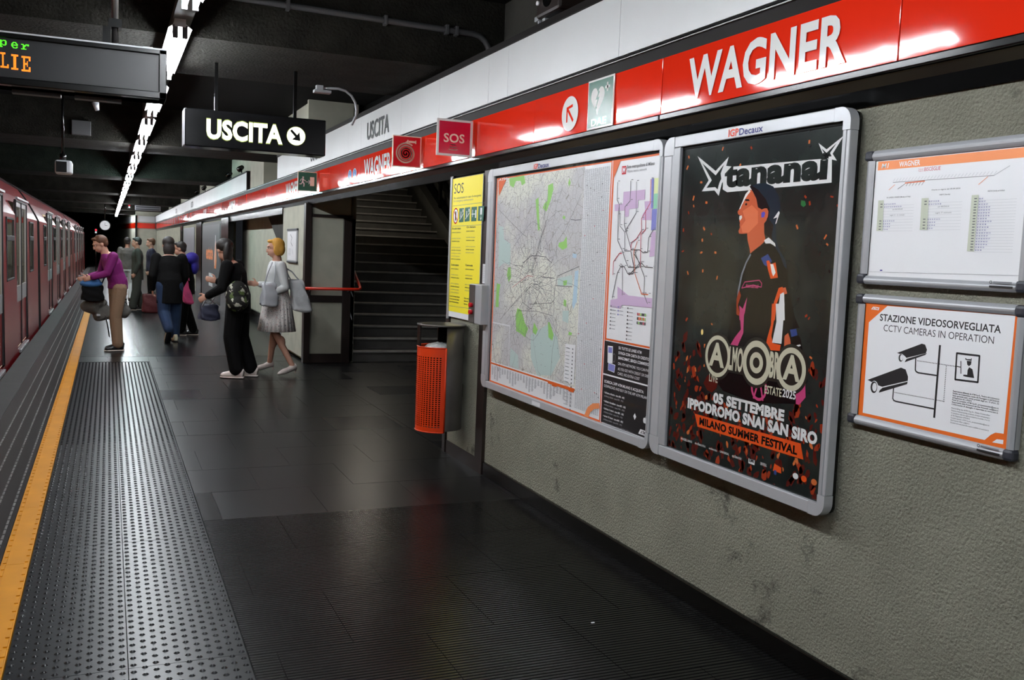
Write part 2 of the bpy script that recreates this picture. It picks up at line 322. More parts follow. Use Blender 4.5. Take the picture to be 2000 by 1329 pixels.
# traced artwork outlines, mm from the top left corner of each sheet
ART={"c":{"size":[[1067,5]],"face":[[517,220],[492,238],[477,263],[465,282],[456,298],[444,311],[449,321],[464,327],[460,341],[459,351],[466,357],[463,367],[468,377],[458,393],[464,403],[488,405],[519,403],[525,432],[541,464],[548,487],[573,473],[616,451],[644,432],[631,401],[627,363],[651,351],[650,313],[636,301],[601,303],[580,293],[567,261],[543,228]],"hair":[[515,207],[538,228],[567,261],[580,296],[607,306],[631,300],[650,313],[641,351],[627,363],[634,407],[683,432],[704,401],[675,351],[669,289],[636,251],[592,211],[551,200]],"cap":[[531,205],[571,198],[621,199],[671,215],[709,254],[722,291],[721,328],[702,376],[712,432],[729,463],[776,511],[789,547],[770,535],[737,487],[695,451],[681,413],[687,370],[655,345],[656,301],[627,263],[573,223]],"ear":[[621,303],[641,302],[650,317],[648,338],[636,352],[618,350],[623,325]],"bud":[[605,319],[622,314],[631,322],[625,338],[607,339]],"teeth":[[459,329],[475,327],[478,337],[465,349],[458,341]],"brow":[[486,259],[515,260],[524,268],[495,267]],"cheek":[[478,309],[539,285],[582,312],[587,362],[529,400],[487,400],[474,374],[503,348]],"rim":[[517,220],[492,238],[477,263],[465,282],[454,300],[460,301],[475,278],[489,261],[505,244],[525,228]],"capwhite":[[684,345],[715,315],[722,322],[705,364],[698,367],[708,340]],"collar":[[634,432],[662,420],[704,444],[710,457],[675,444],[645,445]],"body":[[548,487],[573,473],[635,445],[683,432],[714,450],[767,505],[790,553],[806,625],[853,731],[884,771],[474,807],[470,708],[479,641],[494,575],[521,523]],"rimL":[[548,487],[521,523],[494,575],[479,641],[475,707],[484,707],[490,641],[505,576],[529,526],[555,493]],"bluesh":[[621,505],[664,487],[693,516],[664,538],[644,532]],"patch":[[657,516],[674,513],[687,528],[716,520],[736,581],[691,587],[671,551]],"patchw":[[683,528],[702,528],[720,561],[707,577],[696,562]],"sleeve":[[524,607],[620,596],[637,608],[635,624],[582,617],[505,634]],"numO":[[710,755],[722,679],[745,622],[768,616],[780,636],[757,649],[739,684],[734,753]],"numW":[[758,751],[748,721],[757,646],[780,636],[795,748]],"arm2":[[769,621],[787,617],[799,641],[781,646]],"redL":[[490,641],[503,666],[486,707],[512,757],[479,747],[474,681]],"pinkL":[[500,739],[519,724],[546,670],[537,736],[523,763],[503,771]],"star1":[[118,50],[266,127],[357,72],[332,135],[338,165],[318,184],[300,237],[266,212],[168,212],[217,165]],"star1i":[[161,86],[268,146],[326,103],[305,140],[312,164],[300,180],[289,209],[270,198],[203,198],[241,166]],"star2":[[921,65],[968,93],[1055,50],[1002,112],[1027,139],[988,130],[946,126],[946,104]],"star2i":[[939,86],[969,106],[1020,74],[988,108],[998,121],[958,121],[956,105]],"star2b":[[944,110],[962,111],[968,104],[974,112],[988,112],[979,119],[985,129],[971,123],[959,128],[960,118]],"tan_box":[[318,107],[394,117],[662,121],[933,126],[1000,130],[1007,218],[766,221],[701,221],[512,223],[361,224],[328,211]],"tan_txt":[[328,211],[993,212],[334,118]],"green":[[844,277],[867,281],[874,296],[860,304],[844,295]],"igp":[[392,-16],[477,-16],[389,-49],[660,-14]],"corner":[[1067,1413]],"body2":[[427,705],[836,680],[855,773],[896,814],[916,875],[942,1035],[903,1067],[624,1105],[418,1087],[368,1059],[314,1016],[411,897],[444,760]],"numO2":[[710,687],[733,686],[731,738],[719,818],[732,846],[780,848],[777,872],[686,878],[692,834],[712,773]],"numW2":[[733,686],[788,683],[784,843],[726,844],[745,757]],"pink":[[496,708],[531,726],[535,822],[502,880],[459,912],[435,901],[476,848],[517,809]],"skinarm":[[800,810],[820,796],[835,820],[850,873],[802,878]],"blueb":[[829,782],[866,776],[876,800],[841,810]],"blueb2":[[854,863],[906,866],[922,902],[910,907],[865,881]],"whiteb":[[843,848],[894,834],[899,839],[848,856]],"glow":[[888,1018],[904,933],[930,923],[946,1034],[912,1068],[893,1068]],"hand":[[268,1073],[289,1041],[320,1011],[375,1036],[370,1080],[336,1107],[298,1100]],"pinkring":[[661,1045],[608,1053]],"ringL":[[362,941],[273,951],[357,891]],"ringC":[[634,937],[564,945]],"ringR":[[852,937],[917,928]],"banner":[[214,1222],[936,1216],[958,1275],[242,1277]],"t_set":[[349,1149],[830,1143],[345,1109]],"t_ipp":[[153,1206],[1026,1198],[149,1164]],"t_mil":[[254,1266],[920,1262],[251,1235]],"t_live":[[310,1060],[374,1055],[307,1027]],"t_est":[[698,1056],[805,1052],[695,1024]],"t_25":[[810,1052],[890,1051],[807,1021]],"t_A":[[303,966],[420,981],[298,917]],"t_LMO":[[402,983],[563,987],[397,934]],"t_OBR":[[675,976],[809,997],[669,916]],"t_Ae":[[816,964],[898,972],[810,913]],"lamp":[[236,845]],"lg1":[[115,1366],[205,1356],[114,1356]],"lg2":[[229,1366],[313,1354],[228,1355]],"lg3":[[339,1362],[401,1358],[338,1353]],"lg4":[[422,1363],[489,1354],[421,1354]],"lg5":[[511,1363],[577,1356],[510,1351]],"lgemi":[[624,1362],[665,1356],[622,1341]],"lg6":[[702,1355],[743,1349],[701,1343]],"lgor":[[790,1327],[833,1335],[835,1358],[783,1358]],"lg7":[[903,1355],[936,1352],[902,1342]],"lg8":[[958,1360],[978,1356],[956,1336]],"lg9":[[1010,1358],[1040,1354],[1008,1337]]},"v":{"size":[[613,-1],[611,399]],"white":[[100,3],[608,0],[603,360],[574,362],[558,372],[538,392],[20,394],[18,67]],"curlw":[[565,394],[581,381],[604,379],[604,392]],"t1":[[69,57],[563,56],[67,34]],"t2":[[90,94],[541,90],[88,71]],"cam1":[[159,162],[264,119],[278,121],[287,137],[284,149],[203,174],[190,166]],"cam1b":[[196,190],[282,155],[288,148],[204,177],[200,182]],"cam1w":[[155,166],[162,161],[184,167],[195,189],[186,191],[167,181]],"lens1":[[182,177],[170,178],[180,163]],"cam2":[[32,273],[182,210],[203,214],[216,237],[216,251],[103,288],[77,284]],"cam2b":[[90,311],[214,263],[216,254],[105,291],[93,302]],"cam2w":[[28,277],[37,272],[74,283],[89,310],[71,315],[46,299]],"lens2":[[69,295],[52,297],[67,274]],"br1":[[243,172],[245,210],[249,215],[259,218],[335,217]],"br2":[[156,285],[156,321],[161,327],[171,329],[337,328]],"pole":[[339,118],[339,355]],"d1":[[252,178],[405,178]],"d2":[[163,299],[373,297]],"d3":[[371,182],[372,297]],"mon":[[408,135],[494,134],[496,217],[410,220]],"hat":[[441,147],[466,145],[466,153],[444,153]],"hat2":[[446,146],[463,145],[464,148],[446,150]],"head":[[448,155],[466,154],[465,165],[458,171],[451,167]],"torso":[[459,174],[472,179],[481,206],[451,206],[439,205],[440,200],[454,199],[454,184]],"scr":[[426,159],[430,198]],"scr2":[[410,177],[428,178]],"s1":[[405,260],[591,255],[404,256]],"s1e":[[404,300]],"s2":[[405,315],[567,318],[404,312]],"s2e":[[405,359]],"atm":[[25,20],[61,21],[64,11],[34,10]],"brand":[[550,422],[599,420]]},"t":{"size":[[582,2],[611,402],[-3,403]],"head":[[4,4],[598,0],[601,32],[5,37]],"m1":[[20,28],[57,28],[18,12]],"wag":[[101,28],[193,28],[100,11]],"bis":[[213,50],[280,49],[212,38]],"bis0":[[187,49],[210,48],[186,40]],"line":[[79,80],[488,81]],"lineO":[[134,85],[218,83]],"lineR":[[488,81],[542,55]],"l2":[[434,106],[466,83]],"l3":[[63,105],[89,88]],"l4":[[103,104],[134,88]],"bar1":[[18,140],[43,140],[48,247],[19,247]],"bar2":[[212,140],[241,140],[246,245],[214,245]],"bar3":[[412,138],[438,138],[437,315],[411,314]],"r1":[[47,155],[107,154]],"r1e":[[52,243],[77,243]],"r3":[[441,151],[488,178]],"r3e":[[440,311]],"r2":[[243,152],[295,153]],"r2e":[[248,241]],"h1":[[56,133],[163,134]],"h2":[[285,133],[328,133]],"h3":[[471,130],[531,130]],"sub":[[251,116],[366,116]],"foot":[[-1,392],[611,384]],"eu":[[50,383],[61,383],[61,387],[50,388]]},"m":{"TR":[[2152,-3]],"tri":[[45,7],[209,13],[68,134]],"divT":[[1632,12],[1658,13]],"metroL":[[1671,12]],"idx":[[1303,18],[1633,28]],"M":[[1760,50],[1803,50],[1804,93],[1761,93]],"mt1":[[1814,63],[2083,67],[1813,52]],"mt2":[[1817,86],[2012,88],[1816,78]],"pink1":[[1789,184],[2004,182],[2006,232],[1940,233],[1943,272],[1854,275],[1855,312],[1815,314],[1814,280],[1704,281],[1700,246],[1789,244]],"pink2":[[2004,241],[2072,241],[2082,335],[1990,333],[1990,309],[2015,286]],"yel":[[2089,131],[2136,132],[2141,206],[2091,207]],"grn":[[2091,207],[2141,206],[2142,278],[2093,282]],"blu":[[2082,282],[2141,281],[2142,382],[2081,386]],"blu2":[[2062,132],[2082,132],[2087,276],[2071,279]],"lv":[[2088,393],[2132,391],[2135,510],[2078,517]],"a1":[[1721,131],[1724,222],[1752,248],[1745,303],[1751,435],[1801,484],[1850,546],[1877,573],[1979,570],[2006,548],[2043,568],[2116,569]],"a2":[[1858,132],[1862,233],[1812,262],[1813,354],[1878,453],[1899,483],[1982,483],[2018,497],[2058,494],[2062,423],[2103,382]],"a3":[[1916,139],[1928,296],[1834,379],[1829,392]],"a4":[[2056,135],[2060,252],[1984,327],[1990,387],[1941,429],[1895,447],[1894,490]],"a5":[[1752,254],[1769,360],[1822,392],[1832,490],[1887,490]],"a6":[[1718,618],[1718,548],[1777,503],[1802,503]],"a7":[[1724,739],[1763,610],[1797,572],[1834,571],[1875,607],[1929,605],[1931,568],[1894,490]],"a8":[[1925,501],[1989,549],[1956,574],[1888,612]],"a9":[[1936,495],[2003,572],[2042,619],[2045,703],[2084,748]],"a10":[[1954,441],[1924,495],[1947,604],[2022,704],[2085,703]],"a11":[[2020,286],[2030,381],[1986,405],[1997,572]],"a12":[[1830,720],[1816,577],[1784,566]],"g1":[[236,22],[484,18],[508,69],[452,81],[429,49],[350,48],[314,89],[252,70]],"g2":[[854,102],[921,91],[933,127],[898,197],[845,261],[790,237],[813,209],[855,196]],"g3":[[677,182],[721,169],[741,280],[759,369],[733,376],[705,279]],"g4":[[1140,411],[1154,477],[1092,492],[1034,471],[1040,450],[1103,442]],"g5":[[1088,288],[1113,299],[1106,313],[1074,305]],"g6":[[276,620],[316,611],[334,682],[296,715],[260,668]],"g7":[[85,732],[151,737],[134,787],[134,893],[80,897]],"g8":[[1145,75],[1161,104],[1142,124],[1129,102]],"g9":[[1119,674],[1173,668],[1168,696],[1129,702]],"w1":[[89,338],[165,347],[183,428],[301,460],[315,603],[200,589],[107,624]],"w2":[[1228,511],[1281,514],[1276,538],[1230,535]],"w3":[[1045,663],[1232,635],[1246,696],[1049,705]],"w4":[[1268,613],[1313,605],[1309,789],[1250,814],[1262,703]],"r1":[[1307,172],[1198,291],[1113,379],[1014,443],[1017,549]],"r2":[[1185,315],[1247,320],[1314,319]],"r3":[[1318,584],[1043,648],[1017,714],[1007,779]],"r4":[[78,228],[233,292],[503,397],[562,413]],"r5":[[806,661],[1003,663]],"r6":[[361,748],[606,660],[690,665]],"r7":[[353,879],[668,722],[761,748],[795,731]],"r8":[[1024,706],[1239,704]],"r9":[[967,550],[952,572],[864,538],[758,532],[649,534],[522,582]],"r10":[[386,601],[524,601]],"r11":[[946,342],[998,201],[1056,126]],"r12":[[850,312],[783,428],[781,502]],"BR":[[2155,1418]],"BL":[[19,1428]],"divB":[[1645,1423],[1673,1421]],"mapB":[[77,1291],[1323,1284]],"papB":[[78,1425],[1652,1422]],"blk1":[[1665,974],[2155,972],[2156,1154],[1669,1157]],"blk2":[[1667,1166],[2155,1163],[2158,1417],[1671,1423]],"metB":[[1671,963],[2152,967]],"pinkb":[[1774,677],[1891,718],[2139,720],[2138,767],[1830,771],[1819,792],[1703,789],[1706,752],[1780,741]],"idxB":[[1352,1412]],"inset":[[71,1002],[354,992],[370,1268],[87,1276]],"leg":[[1191,1040],[1322,1034],[1321,1269],[1187,1258]],"t1":[[1820,1006],[2052,1002],[1819,991]],"t2":[[1821,1035],[2158,1025],[1819,1017]],"t3":[[1822,1061],[2155,1052],[1820,1044]],"t4":[[1822,1090],[2140,1084],[1821,1076]],"t5":[[1822,1117],[2145,1112],[1821,1103]],"t6":[[1823,1142],[2047,1136],[1822,1130]],"t7":[[1683,1202],[2093,1196],[1682,1187]],"t8":[[1683,1228],[2141,1219],[1682,1214]],"l1":[[1685,1253],[1905,1249]],"l2":[[1687,1300],[1922,1287]],"l3":[[1688,1340],[1906,1323]],"l4":[[1688,1380],[1903,1360]],"phone":[[1702,998],[1758,996],[1762,1087],[1709,1089]],"phs":[[1710,1004],[1752,1003],[1753,1033],[1712,1035]],"card":[[1719,1089],[1792,1093],[1785,1132],[1718,1127]],"sub":[[1687,1408],[2011,1407]],"atm":[[2081,1410],[2110,1391],[2156,1386],[2148,1410]],"and1":[[2019,1328]],"app":[[2118,1330]],"g10":[[460,879],[523,887],[593,969],[646,997],[602,1058],[528,1040],[454,1030],[438,931]],"g11":[[730,949],[761,971],[792,992],[767,1027],[717,1015]],"g12":[[935,933],[962,931],[1023,1003],[1009,1039],[953,1025]],"g13":[[1140,781],[1174,787],[1178,824],[1140,819]],"g14":[[1225,965],[1267,969],[1260,984],[1219,985]],"w5":[[369,1149],[501,1185],[521,1275],[370,1268]],"w6":[[689,1034],[928,949],[1077,1013],[1123,1130],[1012,1251],[811,1278],[704,1178]],"w7":[[1265,708],[1297,707],[1305,786],[1269,833],[1250,804]],"w8":[[1129,850],[1213,844],[1212,918],[1135,909]],"r13":[[1003,713],[1012,896],[1069,937],[1015,1096],[1005,1268]],"r14":[[619,730],[383,859],[173,977]],"r15":[[650,842],[968,814],[1011,796]],"r16":[[472,895],[771,878],[994,890]],"r17":[[95,1124],[177,1239],[309,1207],[353,1099]],"orb":[[1035,1302],[1100,1301],[1098,1310],[1036,1312]],"orb2":[[1259,1301],[1324,1298],[1322,1310],[1256,1310]],"arc":[[1464,1423],[1504,1365],[1562,1334],[1637,1321],[1640,1350],[1580,1363],[1537,1388],[1517,1420]]},"s":{"TR":[[710,4]],"BL":[[26,1044]],"BLw":[[21,1079]],"BR":[[514,1077]],"sos":[[55,121],[267,112],[48,46]],"t1":[[53,159],[645,159],[52,144]],"t2":[[55,179],[484,185],[54,163]],"l1":[[36,212],[724,206]],"l2":[[37,369],[703,367]],"circ":[[110,290],[52,289]],"q1":[[188,234],[296,234],[293,340],[191,342]],"q2":[[314,233],[426,231],[423,336],[314,339]],"q3":[[455,232],[573,232],[568,338],[458,339]],"q4":[[598,231],[717,232],[708,339],[596,337]],"c1":[[39,394],[237,388]],"c2":[[365,386],[555,381]],"c1b":[[48,677],[218,666]],"c2b":[[375,672],[524,663]],"c1e":[[64,638]],"c2e":[[381,594]],"c1f":[[46,892]],"c2f":[[381,865]],"c3":[[36,941],[282,969]],"lab":[[713,661],[801,661],[800,791],[709,790]],"l3":[[27,997],[500,988]]}}
# ================= setting =================
Y0, YF = -6.0, 64.0
bm = MB(); box(bm, -1.09, 6.3, Y0, 110, -.3, -.022); box(bm, -1.09, -.86, Y0, 110, -.022, -.003)
floor = struct('floor', bm, ['rubber_black'])
def piece(name, me, parent, loc):
    o = bpy.data.objects.new(name, me); COL.objects.link(o); o.parent = parent; o.location = loc; return o
_tm = {}
def tile_mesh(wd, ln, ribbed, m):
    key = (round(wd, 3), round(ln, 3), ribbed, m)
    if key in _tm: return _tm[key]
    b = bmesh.new(); g = .0013
    if ribbed:
        n = max(1, round(ln/.0229)); p = (ln-2*g)/n; prof = []
        for k in range(n):
            y = g+k*p; prof += [(y, -.0045), (y+p*.12, -.0045), (y+p*.2, 0), (y+p*.82, 0), (y+p*.9, -.0045)]
        prof.append((ln-g, -.0045))
        A = [b.verts.new((g, y, z)) for y, z in prof]; B = [b.verts.new((wd-g, y, z)) for y, z in prof]
        for k in range(len(prof)-1): b.faces.new((A[k], B[k], B[k+1], A[k+1]))
        box(b, g, wd-g, g, ln-g, -.022, -.0046)
    else: box(b, g, wd-g, g, ln-g, -.022, 0)
    me = bpy.data.meshes.new('tile'); b.normal_update(); b.to_mesh(me); b.free(); me.materials.append(MATS[m]); _tm[key] = me
    return me
def tile_rows(x0, x1, y0, y1, shift=0.0):
    k = int(math.floor((y0-4.31)/.645))
    while 4.31+.645*k < y1-.01:
        a, b = max(y0, 4.31+.645*k), min(y1, 4.31+.645*(k+1))
        if b-a > .04:
            xs = .615 if k % 2 == 0 else .925
            xs -= .62*12
            while xs < x1:
                u, v = max(x0, xs), min(x1, xs+.62)
                if v-u > .03:
                    rib = b <= 5.7
                    r = random.random()
                    m = 'rubber_ribbed' if rib else ('rubber' if r < .6 else ('rubber_worn' if r < .8 else 'rubber_black'))
                    if k == 4 and x0 > .4 and x1 < 3 and u > .6: m = 'rubber_black'
                    piece('ribbed_tile' if rib else 'rubber_tile', tile_mesh(v-u, b-a, rib, m), floor, (u, a, random.uniform(-.0006, .0006)))
                xs += .62
        k += 1
tile_rows(.508, 2.52, .44, 13.98)
tile_rows(-.35, .508, 13.385, 13.98)
tile_rows(2.523, 6.0, 7.18, 13.05); tile_rows(3.13, 6.0, 13.055, 13.2)
bm = MB(); box(bm, -.35, 2.52, 14.0, 75, -.022, 0); box(bm, .508, 2.52, Y0, .43, -.022, 0); box(bm, 2.52, 3.1, 15.1, 22, -.022, 0)
finish('distant_rubber_paving', bm, 'rubber_worn', floor)
# tactile strips
for x0, x1, nc, nm in ((-.35, .069, 11, 'left'), (.072, .505, 11, 'right')):
    bs = bmesh.new()
    for k in range(-1, 7):
        ya, yb = 3.685+1.61*(k-1), 3.685+1.61*k
        piece('tactile_tile', tile_mesh(x1-x0, yb-ya, False, 'rubber_tactile'), floor, (x0, ya, 0))
    y = 1.6; row = 0
    while y < 13.33:
        for c in range(nc):
            cx = x0+.018+c*(x1-x0-.036)/(nc-1); yy = y + (.032 if c % 2 else 0)
            if yy > 13.33: continue
            near = yy < 8; seg = 8 if near else 5
            r1, r2, h = .0125, .005, .0065
            lo = [bs.verts.new((cx+r1*math.cos(q*2*math.pi/seg), yy+r1*math.sin(q*2*math.pi/seg), 0)) for q in range(seg)]
            hi = [bs.verts.new((cx+r2*math.cos(q*2*math.pi/seg), yy+r2*math.sin(q*2*math.pi/seg), h)) for q in range(seg)]
            for q in range(seg): bs.faces.new((lo[q], lo[(q+1) % seg], hi[(q+1) % seg], hi[q])).smooth = near
            bs.faces.new(hi)
        y += .064
    finish('stud', bs, 'rubber_tactile', floor, kind='stuff')
for k in range(60):
    ya = -.28+1.07*k
    if ya > 30: break
    piece('yellow_tile', tile_mesh(.128, 1.07, False, 'yellow_rubber'), floor, (-.481, ya, .001))
bm = MB(); box(bm, -.481, -.353, 30.75, 75, -.02, .001); finish('distant_yellow_line', bm, 'yellow_rubber', floor)
bm = MB(); box(bm, -.86, -.483, Y0, 75, -.022, 0); finish('edge_rubber_strip', bm, 'rubber_black', floor)
for k in range(0, 40):
    ya = -2+1.5*k
    piece('edge_slab', tile_mesh(.232, 1.5, False, 'edge_slab'), floor, (-1.092, ya, .002))
def dashes(xs, wd, m, y0, y1, z):
    b = bmesh.new()
    for x in xs:
        y = y0
        while y < y1:
            box(b, x-wd/2, x+wd/2, y, y+.076, z, z+.004); y += .097
    finish('raised_dash', b, m, floor, kind='stuff')
dashes((-.463, -.367), .015, 'yellow_rubber', 1.5, 22, .001)
dashes((-.513, -.595, -.678, -.758), .011, 'dash_metal', 2.5, 26, 0)
bm = MB()
for x in (-.513, -.595, -.678, -.758, -.82): box(bm, x-.004, x+.004, 26, 60, 0, .003)
finish('distant_raised_line', bm, 'dash_metal', floor)
# platform edge wall, track bed, far left tunnel wall
bm = MB(); box(bm, -7, -1.0, Y0, 110, -1.4, -1.3); struct('trim_1', bm, 'black_gap')
bm = MB(); box(bm, -1.09, -1.05, Y0, 110, -1.3, -.3); struct('trim_2', bm, 'concrete_dark')
bm = MB(); box(bm, -6.3, -6.1, Y0, 110, -1.3, 3.7); struct('wall_left', bm, 'ceiling_dark')
bm = MB(); box(bm, -7, 9, -6.2, -6.0, -1.4, 3.7); struct('wall_back', bm, 'concrete_dark')
bm = MB(); box(bm, -6.3, 3.4, Y0, 110, 3.6, 3.75); box(bm, 3.4, 9, 15, 110, 3.6, 3.75); box(bm, 3.3, 3.4, 7.2, 17.1, 3.0, 3.6)
ceiling = struct('ceiling', bm, 'ceiling_dark')
for i, (a, b) in enumerate(((-1.2, .4), (7.2, 8.8), (15.45, 17.05), (23.7, 25.3), (32.3, 33.9), (41.0, 42.6), (49.3, 50.9), (57.6, 59.2))):
    bm = MB(); box(bm, -6.1, 3.3, a, b, 3.05, 3.6); finish('ceiling_beam', bm, 'beam_rough', ceiling)
# ---- right wall
bm = MB()
box(bm, WALLX, 2.75, Y0, 5.945, .09, 2.2); box(bm, WALLX, 2.75, 5.951, 6.30, .09, 2.2); box(bm, WALLX+.006, 2.75, 5.94, 5.955, .09, 2.2)
struct('wall_right', bm, 'stucco')
bm = MB(); box(bm, 2.512, 2.75, 6.44, 7.10, .1, 2.2); struct('wall_end', bm, 'stucco')
bm = MB(); box(bm, 2.50, 2.76, 6.30, 6.44, 0, 2.2); box(bm, 2.495, 2.76, 7.10, 7.17, 0, 2.2); box(bm, 2.502, 2.56, 6.44, 7.1, 0, .1)
struct('trim_3', bm, 'brown_metal')
bm = MB(); box(bm, 2.507, 2.74, Y0, 6.3, 0, .095); struct('baseboard_right', bm, 'black_metal', bevel=.004)
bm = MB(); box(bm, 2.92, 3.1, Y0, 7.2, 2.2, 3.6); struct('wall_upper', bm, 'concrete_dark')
# alcove + stairs
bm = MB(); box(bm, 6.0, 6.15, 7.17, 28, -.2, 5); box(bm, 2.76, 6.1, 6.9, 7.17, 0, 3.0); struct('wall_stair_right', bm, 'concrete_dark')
bm = MB()
box(bm, 2.56, 3.12, 13.16, 15.05, 0, 3.6); box(bm, 3.12, 3.2, 13.16, 24, 0, 3.6)
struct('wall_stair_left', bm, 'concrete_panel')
bm = MB(); box(bm, 2.62, 6.1, 7.17, 13.16, 3.0, 3.06); struct('ceiling_alcove', bm, 'ceiling_dark')
bm = MB()
vs = [bm.verts.new(p) for p in ((3.12, 13.16, 3.0), (6.1, 13.16, 3.0), (6.1, 26, 7.4), (3.12, 26, 7.4), (3.12, 13.16, 3.2), (6.1, 13.16, 3.2), (6.1, 26, 7.6), (3.12, 26, 7.6))]
for f in ((0,1,2,3), (4,7,6,5), (0,4,5,1), (1,5,6,2), (2,6,7,3), (3,7,4,0)): bm.faces.new([vs[i] for i in f])
struct('ceiling_stair', bm, 'ceiling_dark')
stair = struct('stair_flight', MB(), 'concrete_dark')
y = 13.2
mat('step_stone', (82,80,77), .5, noise=(4, .2), bump=(80, .3, .002), wear=(5, (86,84,80), .62)); mat('step_nosing', (150,147,142), .5, noise=(9, .2))
for n in range(1, 24):
    d = .31 if n != 12 else 1.35
    if n > 12: d = .35
    bm = MB(); box(bm, 3.2, 6.0, y+.02, y+d+.3, -.05 if n == 1 else n*.155-.3, n*.155-.035)
    s = finish('step', bm, 'step_stone', stair)
    bm = MB(); box(bm, 3.2, 6.0, y-.012, y+d, n*.155-.035, n*.155); finish('tread', bm, ['step_stone'], s, bevel=.004)
    bm = MB(); box(bm, 3.2, 6.0, y-.016, y+.022, n*.155-.02, n*.155+.002); finish('nosing', bm, 'step_nosing', s)
    y += d
# pillar facing: brown frame with concrete panels
bm = MB()
box(bm, 2.48, 2.565, 13.06, 13.2, 0, 2.2); box(bm, 3.01, 3.125, 13.06, 13.2, 0, 2.02); box(bm, 2.565, 3.01, 13.07, 13.16, .85, .945); box(bm, 2.565, 3.01, 13.07, 13.16, 0, .13)
box(bm, 2.565, 3.125, 13.07, 13.16, 2.02, 2.06) ; box(bm, 3.08, 3.2, 13.16, 13.22, 0, 2.02)
struct('trim_4', bm, 'brown_metal', bevel=.004)
bm = MB(); box(bm, 2.565, 3.01, 13.10, 13.18, .13, .85); box(bm, 2.565, 3.01, 13.10, 13.18, .945, 2.02); box(bm, 2.5, 3.12, 13.12, 13.2, 2.06, 3.6)
box(bm, 2.51, 2.58, 13.2, 15.05, .05, 2.2)
struct('wall_pillar', bm, 'concrete_panel')
# second opening beyond the pillar (15.05 .. 22), then panelled wall to the far end
bm = MB(); box(bm, 2.9, 3.0, 15.05, 23, .22, 3.0); struct('wall_passage', bm, 'concrete_panel')
bm = MB(); box(bm, 2.86, 3.1, 15.05, 23, 0, .22); struct('baseboard_passage', bm, 'black_metal')
bm = MB()
vs = []
for x in (2.78, 2.9):
    vs += [bm.verts.new((x, y, z)) for y, z in ((15.05, 2.2), (18.5, 2.2), (16.4, 1.35), (15.05, 1.0))]
bm.faces.new(vs[:4][::-1]); bm.faces.new(vs[4:])
for k in range(4): bm.faces.new((vs[k], vs[(k+1) % 4], vs[4+(k+1) % 4], vs[4+k]))
struct('wall_passage_soffit', bm, 'concrete_dark')
bm = MB(); box(bm, 2.46, 2.58, 22, 23.4, 0, 2.2); box(bm, 2.46, 2.58, 28.6, 30.4, 0, 2.2); box(bm, 2.48, 2.58, 36.5, 37.5, 0, 2.2); box(bm, 2.49, 2.55, 15.05, 22, 2.1, 2.2)
struct('trim_5', bm, 'black_metal')
bm = MB(); box(bm, 2.515, 2.75, 23, 57, .1, 2.2); struct('wall_far_right', bm, 'stucco')
bm = MB(); box(bm, 2.50, 2.75, 23, 57, 0, .1); struct('baseboard_far', bm, 'black_metal')
# far end: cross wall and receding wall, each with white and red band
bm = MB(); box(bm, 1.447, 3.3, 57.2, 57.4, 0, 3.6)
v = [bm.verts.new((x, y, z)) for x, y, z in ((1.447, 57.2, 0), (.117, 74.7, 0), (.117, 74.7, 3.6), (1.447, 57.2, 3.6), (1.7, 57.3, 0), (.4, 74.8, 0), (.4, 74.8, 3.6), (1.7, 57.3, 3.6))]
for f in ((0,1,2,3), (4,7,6,5), (1,5,6,2), (3,2,6,7), (0,4,5,1)): bm.faces.new([v[i] for i in f])
struct('wall_end_far', bm, 'concrete_panel')
bm = MB(); box(bm, -6.1, 6, 109, 109.3, -1.3, 3.6); struct('wall_tunnel', bm, 'black_gap')
# columns standing behind the gap between the white bands
bm = MB(); box(bm, 2.5, 3.3, 17.1, 18.8, 2.31, 3.6); box(bm, 2.72, 3.3, 18.8, 57, 2.31, 3.6)
struct('wall_upper_far', bm, 'concrete_panel')
# ---- fascia: black trim, red band, dark strip, white band
FX = 2.45
def prism(bm, prof, y0, y1):
    A = [bm.verts.new((x, y0, z)) for x, z in prof]; B = [bm.verts.new((x, y1, z)) for x, z in prof]; n = len(prof)
    for k in range(n): bm.faces.new((A[k], A[(k+1) % n], B[(k+1) % n], B[k]))
    bm.faces.new(A[::-1]); bm.faces.new(B); bmesh.ops.recalc_face_normals(bm, faces=bm.faces[:])
bm = MB(); prism(bm, [(2.46, 2.272), (2.46, 2.304), (2.75, 2.304), (2.75, 2.19), (2.575, 2.185), (2.515, 2.185), (2.47, 2.235)], Y0, 7.17)
soffit = struct('trim_6', bm, 'black_metal')
bm = MB(); prism(bm, [(2.46, 2.272), (2.46, 2.304), (2.6, 2.304), (2.6, 2.21), (2.56, 2.19), (2.515, 2.185), (2.47, 2.235)], 7.172, 57); finish('lintel', bm, 'black_metal', soffit)
bm = MB(); box(bm, FX+.03, FX+.12, Y0, 57, 2.304, 2.65); box(bm, FX+.03, FX+.2, Y0, 15.28, 2.65, 2.985); box(bm, FX+.03, FX+.2, 18.9, 57, 2.65, 2.985); finish('fascia_core', bm, 'black_metal', soffit)
bm = MB()
for a, b in ((Y0, 3.99), (3.996, 9.96), (9.965, 15.93), (15.935, 28), (28.01, 57)): box(bm, FX-.012, FX+.05, a, b, 2.272, 2.304)
finish('lower_lip', bm, 'black_metal', soffit, bevel=.006)
bm = MB(); box(bm, FX+.008, FX+.05, Y0, 57, 2.573, 2.65); finish('dark_strip', bm, 'dark_strip', soffit)
bm = MB(); box(bm, FX-.004, FX+.01, Y0, 57, 2.632, 2.637); finish('bright_line', bm, 'bright_trim', soffit)
bm = MB(); box(bm, FX-.008, FX+.01, Y0, 57, 2.640, 2.648); finish('black_line', bm, 'black_metal', soffit)
